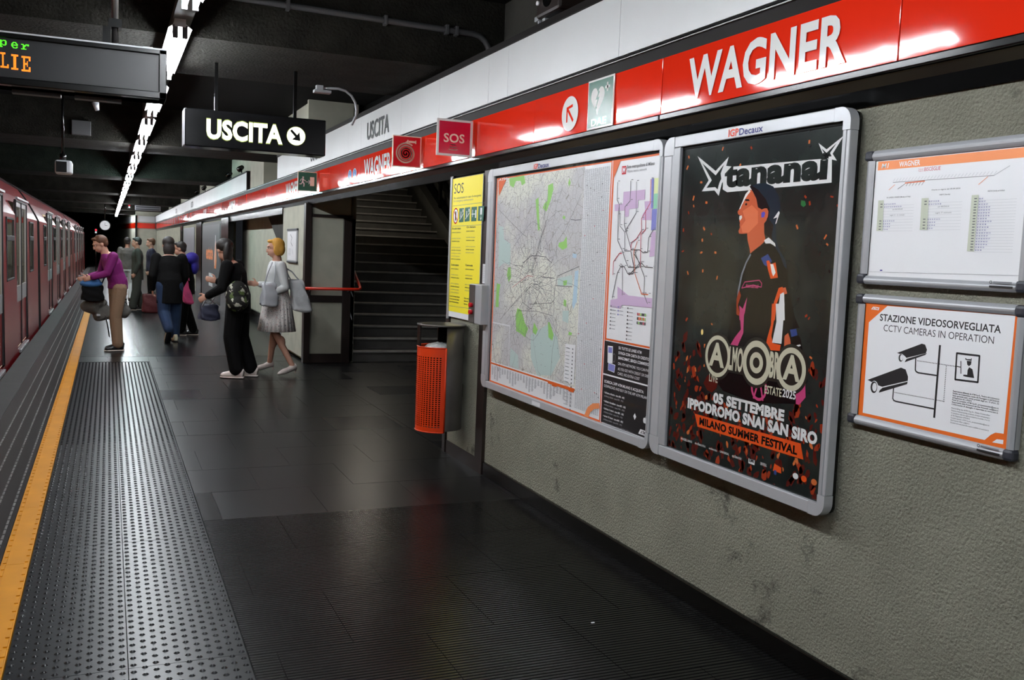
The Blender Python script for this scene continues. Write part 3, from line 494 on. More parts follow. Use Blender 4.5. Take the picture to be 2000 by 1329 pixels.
bm = MB(); box(bm, FX-.02, FX+.2, Y0, 15.28, 2.985, 3.024); box(bm, FX-.02, FX+.2, 18.85, 57, 2.985, 3.01); box(bm, FX-.01, FX+.2, 18.82, 18.9, 2.65, 3.01)
finish('top_cap', bm, 'dark_strip', soffit)
red = thing('station_name_band', 'long glossy red enamel band with white station names above the posters and stairs', 'sign', (FX, 5, 2.3))
def panel(name, x, y0, y1, z0, z1, m, parent, tilt=0, yaw=0):
    bm = MB(); h = (z1-z0)/2; l = (y1-y0)/2; box(bm, 0, .014, -l, l, -h, h)
    me = bpy.data.meshes.new(name); bm.normal_update(); bm.to_mesh(me); bm.free(); me.materials.append(MATS[m])
    o = bpy.data.objects.new(name, me); COL.objects.link(o); o.parent = parent; o.matrix_parent_inverse = Matrix.Translation(-parent.location)
    o.location = (x, (y0+y1)/2, (z0+z1)/2); o.rotation_euler = (0, math.radians(tilt), math.radians(yaw))
    b = o.modifiers.new('bevel', 'BEVEL'); b.width = .0015; b.segments = 2
    return o
ys = [2.504+1.4915*k for k in range(-5, 37)]
tl = [0, .12, -.16, .3, -.1, .16, -.25, .1, .3, -.15]
for k, (a, b) in enumerate(zip(ys, ys[1:])):
    g = .006 if abs(a-3.9955) < .01 else .0028
    panel('red_panel', FX, a+g, b-.0028, 2.3055, 2.5715, 'red_enamel', red, tl[k % 10]*.8, random.uniform(-.12, .12) if b < 20 else random.uniform(-.3, .3))
white = thing('white_band', 'tall white enamel band above the red band, nearest run with black exit lettering', 'sign', (FX, 5, 2.65))
ws = [-6, -4.6, -3.3, -1.9, -.5, .9, 1.6, 2.94, 4.43, 5.93, 6.28, 7.35, 8.43, 9.92, 10.48, 11.9, 13.4, 15.28]
for a, b in zip(ws, ws[1:]): panel('white_panel', FX-.008, a+.0017, b-.0017, 2.651, 2.984, 'white_panel', white, random.uniform(-.1, .1))
white2 = thing('white_band', 'farther run of white band starting beyond the gap over the second opening', 'sign', (FX, 19, 2.65))
for k in range(26): panel('white_panel', FX-.008, 18.91+1.465*k, 18.906+1.465*(k+1), 2.651, 2.984, 'white_panel', white2, random.uniform(-.2, .2))
def band_text(s, y0, y1, zb, h, m, bold, parent, x, name='lettering'):
    p = Print((x, 0, 0), (0, -1, 0), (0, 0, -1), (-1, 0, 0)); p.h = 0
    p.text(s, -y0*1000, -y1*1000, -zb*1000, h*1000, m, bold); return p.done(name, parent)
for y0, wdt in ((3.765, 1.015), (9.765, 1.015), (14.49, 1.015), (21.7, 1.05), (28, 1.05), (35, 1.05)):
    band_text('WAGNER', y0, y0-wdt, 2.349, .17, 'letter_white', .03, red, FX-.0045)
band_text('USCITA', 9.65, 8.82, 2.72, .166, 'ink', .02, white, FX-.0125)
band_text('USCITA', 12.6, 11.77, 2.72, .166, 'ink', .02, white, FX-.0125)
for y0 in (32.1, 39.7): band_text('USCITA', y0, y0-.88, 2.72, .166, 'ink', .02, white2, FX-.0125)
def face_print(y, z, x=FX-.0045, k=1.167): return Print((x, y, z), (0, -k, 0), (0, 0, -k), (-1, 0, 0))
p = face_print(4.98, 2.426); p.disc(0, 0, 90, 'letter_white', 85)
p.poly([(-38, -34), (30, -44), (30, -30), (-14, -24), (44, 34), (34, 46), (-24, -12), (-24, 40), (-38, 40)], 'red_enamel'); p.done('arrow_roundel', red)
p = face_print(10.395, 2.409)
for u in (0, 190): p.disc(u, 0, 75, 'letter_white', 52); p.disc(u, 0, 62, 'blue', 43); p.disc(u, -22, 9, 'letter_white'); p.line([(u, -10), (u, 12), (u+18, 16), (u+24, 32)], 8, 'letter_white'); p.disc(u-4, 14, 22, 'letter_white', 18, ri=16)
p.done('access_roundel', red)
p = face_print(21.2, 2.43); p.rect(-90, -80, 90, 80, 'paper', True); p.done('pale_plate', red)
dae = thing('defibrillator_plate', 'green and white heart plate reading DAE mounted flat on the red band', 'sign', (FX, 4.6, 2.3))
bm = MB(); box(bm, FX-.011, FX-.005, 4.456, 4.748, 2.304, 2.571); finish('plate', bm, 'letter_white', dae, bevel=.001)
p = face_print(4.748, 2.571, FX-.0115); p.rect(9, 9, 241, 220, 'ph_green')
hp = []
for k in range(40):
    t = 2*math.pi*k/40; x = 16*math.sin(t)**3; y = 13*math.cos(t)-5*math.cos(2*t)-2*math.cos(3*t)-math.cos(4*t); hp.append((100+x*4.1, 92-y*4.4))
p.poly(hp, 'letter_white'); p.poly([(108, 55), (80, 96), (97, 94), (84, 128), (80, 122), (84, 142), (97, 130), (91, 130), (116, 84), (100, 86), (116, 60)], 'ph_green')
p.rect(184, 28, 196, 70, 'letter_white'); p.rect(169, 43, 211, 55, 'letter_white', False); p.text('DAE', 45, 190, 214, 32, 'letter_white', .01); p.done('heart_print', dae)
# ================= things =================
FL = FX - .005
def projecting(name, label, y, x0, x1, z0, z1, border, art, name2='sign_panel'):  # art is drawn in mm on a 240 mm plate and enlarged
    t = thing(name, label, 'sign', ((x0+x1)/2, y, z0))
    bm = MB(); box(bm, x0, x1, y, y+.012, z0, z1); finish(name2, bm, border, t, bevel=.001)
    bm = MB(); box(bm, x1-.004, x1, y+.012, y+.03, z0+.01, z1-.01); finish('bracket', bm, 'black_metal', t)
    p = Print((x0, y-.0002, z1), (1.15, 0, 0), (0, 0, -1.15), (0, -1, 0)); art(p, (x1-x0)*1000/1.15, (z1-z0)*1000/1.15); p.done('print', t); return t
def art_sos(p, W, H):
    p.rect(14, 14, W-18, H-14, 'sign_crimson'); p.text('SOS', 45, W-55, 142, 52, 'cream', .02)
    for i, r in enumerate((18, 27, 36)):
        p.line([((W-8)/2-6+r*math.sin(a/6)*.95, 152+i*15+math.cos(a/6)*6) for a in range(-6, 7)], 5.5, 'cream')
def art_hose(p, W, H):
    p.rect(7, 7, W-7, H-7, 'sign_red'); cx, cy_ = W/2-8, H/2+14; pts = []
    for k in range(150):
        a = k*.17; r = 4+a*2.85; pts.append((cx+r*math.sin(a+.45), cy_-r*math.cos(a+.45)))
    pts = [q for q in pts]; pts.append((pts[-1][0]+10, 38)) if False else None
    p.line(pts, 11, 'cream'); p.line([(cx-8, cy_-74), (cx+14, 38)], 10, 'cream', False); p.rect(cx+10, 28, cx+17, 54, 'cream'); p.rect(cx+20, 34, cx+72, 48, 'cream'); p.rect(cx+70, 29, cx+77, 53, 'cream', False)
def art_exit(p, W, H):
    p.rect(7, 7, W-7, H-7, 'ph_green'); p.rect(W-78, 55, W-32, H-60, 'cream')
    p.disc(58, 62, 9, 'letter_white'); p.poly([(48, 74), (66, 74), (62, 110), (76, 128), (72, 162), (62, 162), (64, 134), (46, 116)], 'letter_white')
    p.line([(50, 112), (40, 134), (22, 136)], 9, 'letter_white'); p.line([(52, 78), (34, 86), (28, 104)], 6, 'letter_white'); p.line([(62, 80), (76, 98), (86, 94)], 6, 'letter_white')
    p.line([(86, 110), (136, 110)], 6, 'letter_white'); p.line([(118, 90), (140, 110), (118, 130)], 6, 'letter_white')
projecting('emergency_call_sign', 'white-edged crimson SOS sign projecting from the red band above the yellow notice', 6.533, 2.16, FL-.012, 2.296, 2.557, 'letter_white', art_sos)
projecting('hose_sign', 'dark red fire hose sign with cream spiral projecting from the red band', 7.77, 2.184, FL-.012, 2.304, 2.564, 'cream', art_hose)
projecting('emergency_exit_sign', 'small green running man exit sign projecting from the red band over the stairs', 12.11, 2.189, FL-.012, 2.304, 2.547, 'cream', art_exit)
# ---- hanging USCITA light box
t = thing('exit_light_box', 'black hanging light box with lit USCITA lettering and round arrow', 'sign', (1.11, 8.1, 2.36))
bm = MB(); box(bm, .555, 1.672, 8.0, 8.22, 2.365, 2.66); finish('casing', bm, 'sign_black', t, bevel=.008)
bm = MB(); box(bm, .549, .556, 8.0, 8.21, 2.37, 2.655); finish('end_plate', bm, 'alu', t, bevel=.002)
for x in (.8, 1.43):
    bm = MB(); box(bm, x-.013, x+.013, 8.09, 8.115, 2.66, 3.6); finish('hanger', bm, 'black_metal', t)
p = front_print(0, 7.9985, 0); p.text('USCITA', 717, 1319, -2437, 146, 'uscita_green', .05); p.text('USCITA', 721, 1315, -2441, 138, 'uscita_lit', .035)
p.disc(1426, -2510, 78, 'uscita_green'); p.disc(1426, -2510, 74, 'uscita_lit')
p.poly([(1376, -2549), (1390, -2563), (1434, -2519), (1452, -2545), (1462, -2472), (1392, -2480), (1418, -2503)], 'sign_black'); p.done('lettering', t)
# ---- LED display
t = thing('train_display', 'long dark LED display hanging at top left, showing green and orange dot letters', 'display', (-.6, 5, 2.29))
bm = MB(); x0, x1, z0, z1, yy = -1.75, .262, 2.292, 2.527, 5.0
box(bm, x0, x1, yy, yy+.2, z0, z0+.034); box(bm, x0, x1, yy, yy+.2, z1-.024, z1); box(bm, x1-.036, x1, yy, yy+.2, z0, z1); box(bm, x0, x0+.036, yy, yy+.2, z0, z1); box(bm, x0, x1, yy+.05, yy+.2, z0, z1)
finish('casing', bm, 'black_metal', t, bevel=.004)
bm = MB(); box(bm, x0+.03, x1-.034, yy+.012, yy+.03, z0+.03, z1-.022); finish('screen', bm, 'led_off', t)
bm = MB(); box(bm, x0, x1+.003, yy-.004, yy+.01, z1-.003, z1+.004); finish('top_rim', bm, 'alu', t)
for k in range(6):
    bm = MB(); box(bm, -1.5+.27*k, -1.29+.27*k, yy+.13, yy+.19, z0-.018, z0-.002); finish('vent_cover', bm, 'steel_dark', t)
for x in (.03, -1.4):
    bm = MB(); cyl(bm, (x, yy+.1, z1), (x, yy+.1, 3.6), .016, 12); finish('pole', bm, 'steel', t)
    bm = MB(); box(bm, x-.055, x-.02, yy+.06, yy+.12, z1, 2.62); box(bm, x-.03, x+.03, yy+.06, yy+.14, 2.62, 2.66); finish('clamp', bm, 'black_metal', t)
bm = MB(); tube(bm, [(.14, yy+.1, z1+.002), (.16, yy+.1, z1+.022), (.2, yy+.1, z1+.022), (.21, yy+.1, z1)], .003, 6); finish('cable_loop', bm, 'alu', t)
GL = {'L': ['1111110000']*2+['0011000000']*10+['0011000011']*2+['1111111111']*2, 'I': ['1111111111']*2+['0001111000']*12+['1111111111']*2,
 'E': ['1111111111']*2+['0011000011']*3+['0011001000']*2+['0011111000']*2+['0011001000']*2+['0011000011']*3+['1111111111']*2,
 'p': ['0110111100','0111000110','0110000110','0110000110','0111000110','0110111100','0110000000','1111000000'], 'e': ['0001111000','0011001100','0110000110','0111111110','0110000000','0011000110','0001111100'],
 'r': ['1110011110','0011110110','0011100000','0011000000','0011000000','1111110000']}
st = 3.55
def led(ch, u, v, m, s=st, sy=None):
    sy = sy or s
    p = front_print(0, yy+.0117, 0); p.layer()
    for r, row in enumerate(GL[ch]):
        for c, q in enumerate(row):
            if q == '1': p.rect(u+c*s, v+r*sy, u+c*s+s*.82, v+r*sy+sy*.84, m, False)
    p.done('dot_letter', t)
led('L', -455, -2436, 'led_orange', 3.4, 4.35); led('I', -411, -2432, 'led_orange', 2.9, 4.35); led('E', -369, -2429, 'led_orange', 3.75, 4.35)
led('p', -459, -2492, 'led_green', 3.3, 4.1); led('e', -414, -2488, 'led_green', 3.4, 4.1); led('r', -370, -2483, 'led_green', 3.6, 4.1)
# ---- fluorescent fixtures on a trunking rail
bm = MB(); box(bm, .385, .505, Y0, 62, 3.045, 3.10)
for y in (2.5, 5, 10, 13.5, 19, 22, 28, 36, 46, 55): box(bm, .415, .475, y, y+.05, 3.10, 3.6)
trunk = tag(finish('lighting_trunking', bm, 'fixture_grey'), 'grey steel trunking rail carrying the row of fluorescent lights along the ceiling', 'rail')
def fixture(teal=False):
    t = thing('fluorescent_light', 'bright twin-tube fluorescent light', 'light', (.445, 0, 3.045), 0, 'fluorescent lights in a row over the platform')
    bm = MB()
    box(bm, -.035, .035, -.90, .90, -.05, 0)
    finish_l = local('housing', bm, 'fixture_white', t)
    for s in (-1, 1):
        bm = MB(); v = [bm.verts.new(q) for q in ((s*.03, -.90, -.03), (s*.072, -.90, -.062), (s*.072, .90, -.062), (s*.03, .90, -.03), (s*.03, -.90, -.026), (s*.072, -.90, -.058), (s*.072, .90, -.058), (s*.03, .90, -.026))]
        for f in ((0,1,2,3), (4,7,6,5), (0,4,5,1), (1,5,6,2), (2,6,7,3), (3,7,4,0)): bm.faces.new([v[i] for i in f])
        bmesh.ops.recalc_face_normals(bm, faces=bm.faces[:]); local('reflector', bm, 'fixture_white', t)
        bm = MB(); cyl(bm, (s*.03, -.86, -.095), (s*.03, .86, -.095), .013, 12); local('tube', bm, 'tube_teal' if teal else 'tube_light', t)
        for e in (-1, 1):
            bm = MB(); box(bm, s*.03-.016, s*.03+.016, min(e*.86, e*.895), max(e*.86, e*.895), -.118, -.04); local('lamp_holder', bm, 'fixture_grey', t)
    return t
fx = fixture(); fx.location = (.43, 7.56, 3.045); fx['label'] = 'nearest wholly visible twin-tube fluorescent light, beside the LED display'; del fx['group']
fxt = fixture(True); fxt.location = (.43, 7.56+2.565*6, 3.045); fxt['label'] = 'twin-tube fluorescent light with a faint teal tint, far along the ceiling row'; del fxt['group']
for k in range(-5, 21):
    if k in (0, 6): continue
    c = dup(fx, (.43, 7.56+2.565*k, 3.045), 'bright twin-tube fluorescent light in the receding ceiling row'); c['group'] = 'fluorescent lights in a row over the platform'
    if 1 <= k <= 14:
        c['label'] = ['second', 'third', 'fourth', 'fifth', 'sixth', 'seventh', 'eighth', 'ninth', 'tenth', 'eleventh', 'twelfth', 'thirteenth', 'fourteenth', 'fifteenth'][k-1] + ' twin-tube fluorescent light of the row, counting from the one beside the LED display'; del c['group']
    if k == -1:
        c['label'] = 'twin-tube fluorescent light cut by the top edge above the LED display'; del c['group']
# lamps in the stairwell
t = thing('stair_lamp', 'fluorescent lamp hanging over the lower stairs, mirrored in the floor', 'light', (4.0, 16.2, 3.2))
bm = MB(); box(bm, 3.6, 4.5, 16.1, 16.4, 3.22, 3.28); box(bm, 3.8, 3.82, 16.2, 16.22, 3.28, 4.03); box(bm, 4.3, 4.32, 16.2, 16.22, 3.28, 4.03); finish('housing', bm, 'fixture_white', t)
bm = MB(); cyl(bm, (3.65, 16.18, 3.2), (4.45, 16.18, 3.2), .016, 10); cyl(bm, (3.65, 16.32, 3.2), (4.45, 16.32, 3.2), .016, 10); finish('tube', bm, 'stair_light', t)
# ---- conduits, boxes, speaker, monitor
bm = MB(); tube(bm, [(-.6, 7.168, 3.40), (.93, 7.168, 3.35), (2.64, 7.168, 3.325)] + [(2.64+.145*math.sin(a), 7.168, 3.18+.145*math.cos(a)) for a in (.4, .8, 1.2, 1.57)] + [(2.785, 7.168, 2.95)], .023, 10)
t = thing('conduit', 'long grey conduit pipe clipped across the face of the nearest beam', 'pipe', (1, 7.168, 3.3)); finish('pipe', bm, 'fixture_grey', t)
for x in (.2, 1.2, 1.93, 2.42, 2.5):
    bm = MB(); z = 3.35-(x-.9)*.015; box(bm, x-.013, x+.013, 7.135, 7.198, z-.036, z+.036); finish('clip', bm, 'fixture_grey', t, bevel=.004)
t = thing('conduit', 'short hooked grey conduit bending down behind the white band over the stairs', 'pipe', (1.9, 8.65, 3.0))
bm = MB(); tube(bm, [(1.76, 8.6, 3.02), (1.9, 8.6, 3.03)] + [(1.9+.17*math.sin(a), 8.6, 2.86+.17*math.cos(a)) for a in (.4, .8, 1.2, 1.57)] + [(2.065, 8.6, 2.80), (2.03, 8.6, 2.72)], .012, 8); finish('pipe', bm, 'alu', t)
bm = MB(); box(bm, 1.68, 1.83, 8.56, 8.64, 2.975, 3.0); box(bm, 1.70, 1.76, 8.57, 8.63, 2.99, 3.04); finish('junction_box', bm, 'alu', t, bevel=.003)
t = thing('loudspeaker', 'dark loudspeaker with a bright stud standing on top of the white band', 'speaker', (2.6, 5.6, 3.02))
bm = MB(); box(bm, 2.50, 2.72, 5.31, 5.65, 3.10, 3.31); finish('cabinet', bm, 'brown_metal', t, bevel=.02)
bm = MB(); cyl(bm, (2.494, 5.47, 3.21), (2.506, 5.47, 3.21), .068, 20); finish('cone', bm, 'black_metal', t)
bm = MB(); cyl(bm, (2.484, 5.60, 3.19), (2.502, 5.60, 3.19), .013, 12); finish('stud', bm, 'paper_white', t)
bm = MB(); box(bm, 2.53, 2.55, 5.66, 5.68, 3.02, 3.18); box(bm, 2.52, 2.58, 5.65, 5.71, 3.10, 3.13); box(bm, 2.53, 2.64, 5.57, 5.61, 3.02, 3.11); finish('bracket', bm, 'alu', t, bevel=.003)
t = thing('junction_box', 'pale grey metal box fixed on the wall beside the loudspeaker', 'box', (2.9, 6.0, 3.2))
bm = MB(); box(bm, 2.80, 2.92, 5.95, 6.22, 3.2, 3.5); finish('box_body', bm, 'alu', t, bevel=.006)
t = thing('monitor', 'small silver-cased monitor hanging on a thin pole over the train', 'monitor', (-.47, 12, 2.3))
bm = MB(); box(bm, -.585, -.395, 12.6, 12.85, 2.36, 2.52); finish('casing', bm, 'alu', t, bevel=.025)
bm = MB(); box(bm, -.57, -.455, 12.592, 12.6, 2.378, 2.502); finish('screen', bm, 'black_metal', t)
bm = MB(); cyl(bm, (-.5, 12.7, 2.52), (-.5, 12.7, 3.6), .014, 8); cyl(bm, (-.5, 12.7, 2.52), (-.5, 12.7, 2.6), .035, 8); finish('pole', bm, 'black_metal', t)
t = thing('camera_mount', 'short grey ceiling mount with a dangling fitting just behind the LED display', 'bracket', (-.12, 10.8, 2.8))
bm = MB(); cyl(bm, (-.12, 10.5, 3.6), (-.12, 10.5, 2.96), .022, 10); cyl(bm, (-.12, 10.5, 2.96), (-.1, 10.5, 2.88), .035, 10, .02); finish('stem', bm, 'alu', t)
bm = MB(); box(bm, -.49, -.23, 15.33, 15.45, 3.10, 3.31); tag(finish('beam_box', bm, 'fixture_grey', bevel=.01), 'grey box fixed on the far beam above the hanging monitor', 'box')
# things on top of the farther white band
for i, (y, z) in enumerate(((20.5, 3.01), (22.5, 3.01), (28.6, 3.01), (31.0, 3.01))):
    t = thing('small_spotlight', ['black spotlight nearest the start of the farther white band', 'second small black spotlight on top of the farther white band', 'third small black spotlight on top of the farther white band', 'farthest small black spotlight on the white band'][i], 'light', (2.55, y, z))
    bm = MB(); cyl(bm, (2.55, y, z), (2.55, y, z+.16), .012, 8); finish('stem', bm, 'black_metal', t)
    bm = MB(); cyl(bm, (2.55, y-.06, z+.19), (2.51, y+.08, z+.15), .045, 12, .06); finish('lamp_head', bm, 'black_metal', t)
# far hanging sign, clock, signal lamps
t = thing('hanging_sign', 'pale hanging sign board far down the platform under the ceiling', 'sign', (1.38, 40, 2.8))
bm = MB(); box(bm, .93, 1.83, 38.5, 38.6, 2.74, 2.92); finish('board', bm, 'ink_grey', t, bevel=.01)
bm = MB(); box(bm, .96, 1.8, 38.49, 38.5, 2.765, 2.80); box(bm, .96, 1.8, 38.49, 38.5, 2.85, 2.88); finish('text_bar', bm, 'ink', t)
bm = MB(); box(bm, 1.1, 1.12, 38.54, 38.56, 2.92, 3.6); box(bm, 1.64, 1.66, 38.54, 38.56, 2.92, 3.6); finish('hanger', bm, 'black_metal', t)
t = thing('platform_clock', 'round white platform clock hanging at the far end of the platform', 'clock', (-.125, 45, 2.2))
bm = MB(); cyl(bm, (-.125, 45, 2.2), (-.125, 45.08, 2.2), .22, 28); finish('case', bm, 'fixture_grey', t)
bm = MB(); cyl(bm, (-.125, 44.985, 2.2), (-.125, 45, 2.2), .2, 28); finish('dial', bm, 'paper', t)
bm = MB(); box(bm, -.13, -.12, 44.975, 44.985, 2.19, 2.33); box(bm, -.13, -.03, 44.975, 44.985, 2.19, 2.205); finish('hand', bm, 'ink', t)
bm = MB(); cyl(bm, (-.125, 45.04, 2.42), (-.125, 45.04, 3.6), .02, 8); finish('pole', bm, 'black_metal', t)
mat('signal_red', (255,40,60), .4, emit=((255,50,70), 1.2)); mat('signal_white', (235,240,240), .4, emit=((225,235,240), .7))
for x, z, lb in ((-.49, 1.95, 'small red and white signal lamp at the platform end under the clock'), (.86, 3.12, 'tiny red signal lamp beside the far end of the light row')):
    t = thing('signal_lamp', lb, 'light', (x, 45.5, z))
    bm = MB(); box(bm, x-.06, x+.06, 45.5, 45.6, z-.12, z+.1); finish('casing', bm, 'black_metal', t)
    bm = MB(); cyl(bm, (x, 45.49, z+.04), (x, 45.5, z+.04), .045, 12); finish('red_lens', bm, 'signal_red', t)
    bm = MB(); cyl(bm, (x, 45.49, z-.06), (x, 45.5, z-.06), .04, 12); finish('white_lens', bm, 'signal_white', t)
    bm = MB(); cyl(bm, (x, 45.55, z+.1 if z > 2.5 else -.02), (x, 45.55, 3.6 if z > 2.5 else z-.12), .02, 8); finish('pole', bm, 'black_metal', t)
# band along the far end walls (white over red)
t = thing('station_name_band', 'far red band crossing the end wall at right angles', 'sign', (1.9, 57.1, 2.3)); bm = MB(); box(bm, 1.48, 2.44, 57.15, 57.19, 2.30, 2.59); finish('red_panel', bm, 'red_enamel', t)
t = thing('white_band', 'far white band crossing the end wall above the red one', 'sign', (1.9, 57.1, 2.65)); bm = MB(); box(bm, 1.48, 2.44, 57.15, 57.19, 2.65, 2.98); finish('white_panel', bm, 'white_panel', t)
bm = MB(); box(bm, 1.40, 1.48, 57.1, 57.2, 0, 3.0); struct('trim_7', bm, 'black_metal')
d = Vector((.117-1.447, 17.5, 0)).normalized(); n = Vector((-d.y, d.x, 0))
for nm, z0, z1, m, lb in (('station_name_band', 2.30, 2.59, 'red_enamel', 'farthest red band on the receding wall past the platform end'), ('white_band', 2.65, 2.98, 'white_panel', 'farthest white band on the receding wall past the platform end')):
    t = thing(nm, lb, 'sign', (.8, 65, z0)); bm = MB(); o0 = Vector((1.447, 57.2, 0))
    a = o0+n*.02+d*.05; b_ = o0+n*.02+d*17.4; vv = []
    for q in (a, b_): vv += [q+Vector((0, 0, z0)), q+Vector((0, 0, z1)), q-n*.015+Vector((0, 0, z0)), q-n*.015+Vector((0, 0, z1))]
    vs = [bm.verts.new(q) for q in vv]
    for f in ((0,1,3,2), (4,6,7,5), (0,4,5,1), (2,3,7,6), (0,2,6,4), (1,5,7,3)): bm.faces.new([vs[i] for i in f])
    bmesh.ops.recalc_face_normals(bm, faces=bm.faces[:]); finish('panel', bm, m, t)
# ---- red handrail at the pillar, second rail along the stairs
t = thing('handrail', 'red handrail across the pillar turning up along the left side of the stairs', 'handrail', (2.8, 12.98, 1.0))
bm = MB(); tube(bm, [(2.47, 13.0, 1.04), (3.15, 13.0, 1.04), (3.22, 13.0, 1.042), (3.255, 13.03, 1.055), (3.265, 13.15, 1.11), (3.265, 16.8, 2.95)], .021, 12); finish('rail', bm, 'rail_red', t)
for q in ((2.55, 13.06, 1.04), (3.08, 13.06, 1.04)):
    bm = MB(); cyl(bm, (q[0], 13.0, 1.03), (q[0], 13.06, 1.0), .01, 8); finish('bracket', bm, 'alu', t)
for z in (1.0, .66):
    bm = MB(); vs = [bm.verts.new(q) for q in ((3.125, 13.08, z), (3.165, 13.08, z-.07), (3.125, 13.08, z+.08), (3.125, 13.1, z), (3.165, 13.1, z-.07), (3.125, 13.1, z+.08))]
    for f in ((0,1,2), (3,5,4), (0,3,4,1), (1,4,5,2), (2,5,3,0)): bm.faces.new([vs[i] for i in f])
    finish('white_gusset', bm, 'alu_light', t)
t = thing('handrail', 'red handrail with dark balusters rising along the right side of the stairs', 'handrail', (5.8, 16, 1.5))
def stz(y): return (y-13.2)*.5
bm = MB(); tube(bm, [(5.9, 13.2, stz(13.2)+1.15), (5.9, 22, stz(22)+1.15)], .03, 10); finish('rail', bm, 'rail_red', t)
for dz in (.35, .75):
    bm = MB(); v = []
    for x in (5.86, 5.92): v += [bm.verts.new((x, y, stz(y)+dz+e)) for y, e in ((13.2, 0), (22, 0), (22, .13), (13.2, .13))]
    for f in ((0,1,2,3), (4,7,6,5), (0,4,5,1), (1,5,6,2), (2,6,7,3), (3,7,4,0)): bm.faces.new([v[i] for i in f])
    finish('sloping_bar', bm, 'black_metal', t)
for k in range(7):
    y = 13.6+1.25*k; bm = MB(); box(bm, 5.83, 5.88, y, y+.09, stz(y)+.18, stz(y)+1.1); finish('baluster', bm, 'black_metal', t)
bm = MB(); v = []
for x in (5.7, 6.0): v += [bm.verts.new((x, y, z)) for y, z in ((13.0, 0), (24, stz(24)+.2), (24, stz(24)+.32), (13.0, .3))]
for f in ((0,1,2,3), (4,7,6,5), (0,4,5,1), (1,5,6,2), (2,6,7,3), (3,7,4,0)): bm.faces.new([v[i] for i in f])
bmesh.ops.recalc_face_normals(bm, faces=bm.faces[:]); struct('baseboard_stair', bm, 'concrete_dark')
# ---- litter bin
t = thing('litter_bin', 'orange perforated litter bin with steel back and flat lid on the end of the wall', 'bin', (2.33, 6.85, .25))
cx, cy2, R0 = 2.318, 6.75, .172
bm = MB(); cyl(bm, (cx, cy2, 1.052), (cx, cy2, 1.066), .186, 40); finish('lid', bm, 'steel', t, bevel=.004)
bm = MB(); A = []; a0, a1 = math.radians(-95), math.radians(62)
n = 16
for r in (R0, R0-.004):
    for z in (.27, 1.052): A.append([bm.verts.new((cx+r*math.cos(a0+(a1-a0)*k/n), cy2+r*math.sin(a0+(a1-a0)*k/n), z)) for k in range(n+1)])
for k in range(n):
    bm.faces.new((A[0][k], A[0][k+1], A[1][k+1], A[1][k])); bm.faces.new((A[2][k+1], A[2][k], A[3][k], A[3][k+1]))
    bm.faces.new((A[1][k], A[1][k+1], A[3][k+1], A[3][k]))
for f in bm.faces: f.smooth = True
finish('steel_back', bm, 'steel', t)
# perforated orange shell: grid of strips leaving square holes
bm = MB(); a0, a1 = math.radians(-96), math.radians(-264); nc = 22; z0, z1 = .262, .895; nr = 34
ht, hb = .07, .03; ri = R0+.008
def ring_pt(a, z, r): return (cx+r*math.cos(a), cy2+r*math.sin(a), z)
cols = []
for k in range(nc+1):
    a = a0+(a1-a0)*k/nc; cols.append(a)
rows = [z0+hb+(z1-ht-z0-hb)*j/nr for j in range(nr+1)]
def shell_quad(aa, ab, za, zb):
    P4 = [ring_pt(aa, za, ri), ring_pt(ab, za, ri), ring_pt(ab, zb, ri), ring_pt(aa, zb, ri)]; Q4 = [ring_pt(aa, za, ri-.003), ring_pt(ab, za, ri-.003), ring_pt(ab, zb, ri-.003), ring_pt(aa, zb, ri-.003)]
    v = [bm.verts.new(q) for q in P4+Q4]; bm.faces.new(v[:4][::-1]); bm.faces.new(v[4:])
for k in range(nc):
    shell_quad(cols[k], cols[k+1], z0, z0+hb); shell_quad(cols[k], cols[k+1], z1-ht, z1)
    edge = k == 0 or k == nc-1
    da = cols[k+1]-cols[k]
    if edge: shell_quad(cols[k], cols[k+1], z0+hb, z1-ht); continue
    shell_quad(cols[k], cols[k]+da*.42, z0+hb, z1-ht)
    for j in range(nr): 
        dz = rows[j+1]-rows[j]; shell_quad(cols[k]+da*.42, cols[k+1], rows[j], rows[j]+dz*.42)
finish('perforated_shell', bm, 'bin_orange', t)
bm = MB(); tube(bm, [ring_pt(a0+(a1-a0)*k/24, z1, ri-.001) for k in range(25)], .005, 6); tube(bm, [ring_pt(a0+(a1-a0)*k/24, z0, ri-.001) for k in range(25)], .005, 6); tube(bm, [ring_pt(a0, z0, ri), ring_pt(a0, z1, ri)], .006, 6); finish('rim', bm, 'bin_orange', t)
bm = MB(); cyl(bm, (cx, cy2, .3), (cx, cy2, .86), R0-.025, 24); finish('inner_liner', bm, 'black_gap', t)
bm = MB(); box(bm, cx-.175, cx-.165, cy2-.02, cy2+.05, .26, 1.05); box(bm, cx-.02, cx+.16, cy2+.02, cy2+.03, .88, 1.05); finish('inner_plate', bm, 'black_metal', t)
bm = MB(); bmesh.ops.create_icosphere(bm, subdivisions=4, radius=1)
for v in bm.verts:
    v.co = Vector((cx-.02+v.co.x*.12, cy2-.03+v.co.y*.12, .875+v.co.z*.05+.008*math.sin(23*v.co.x)*math.cos(19*v.co.y)))
finish('bin_bag', bm, 'bag_clear', t, smooth=True)
bm = MB(); box(bm, cx+.1, 2.511, cy2+.02, cy2+.1, .5, .6); box(bm, cx+.1, 2.511, cy2+.02, cy2+.1, .8, .9); finish('wall_bracket', bm, 'steel_dark', t)
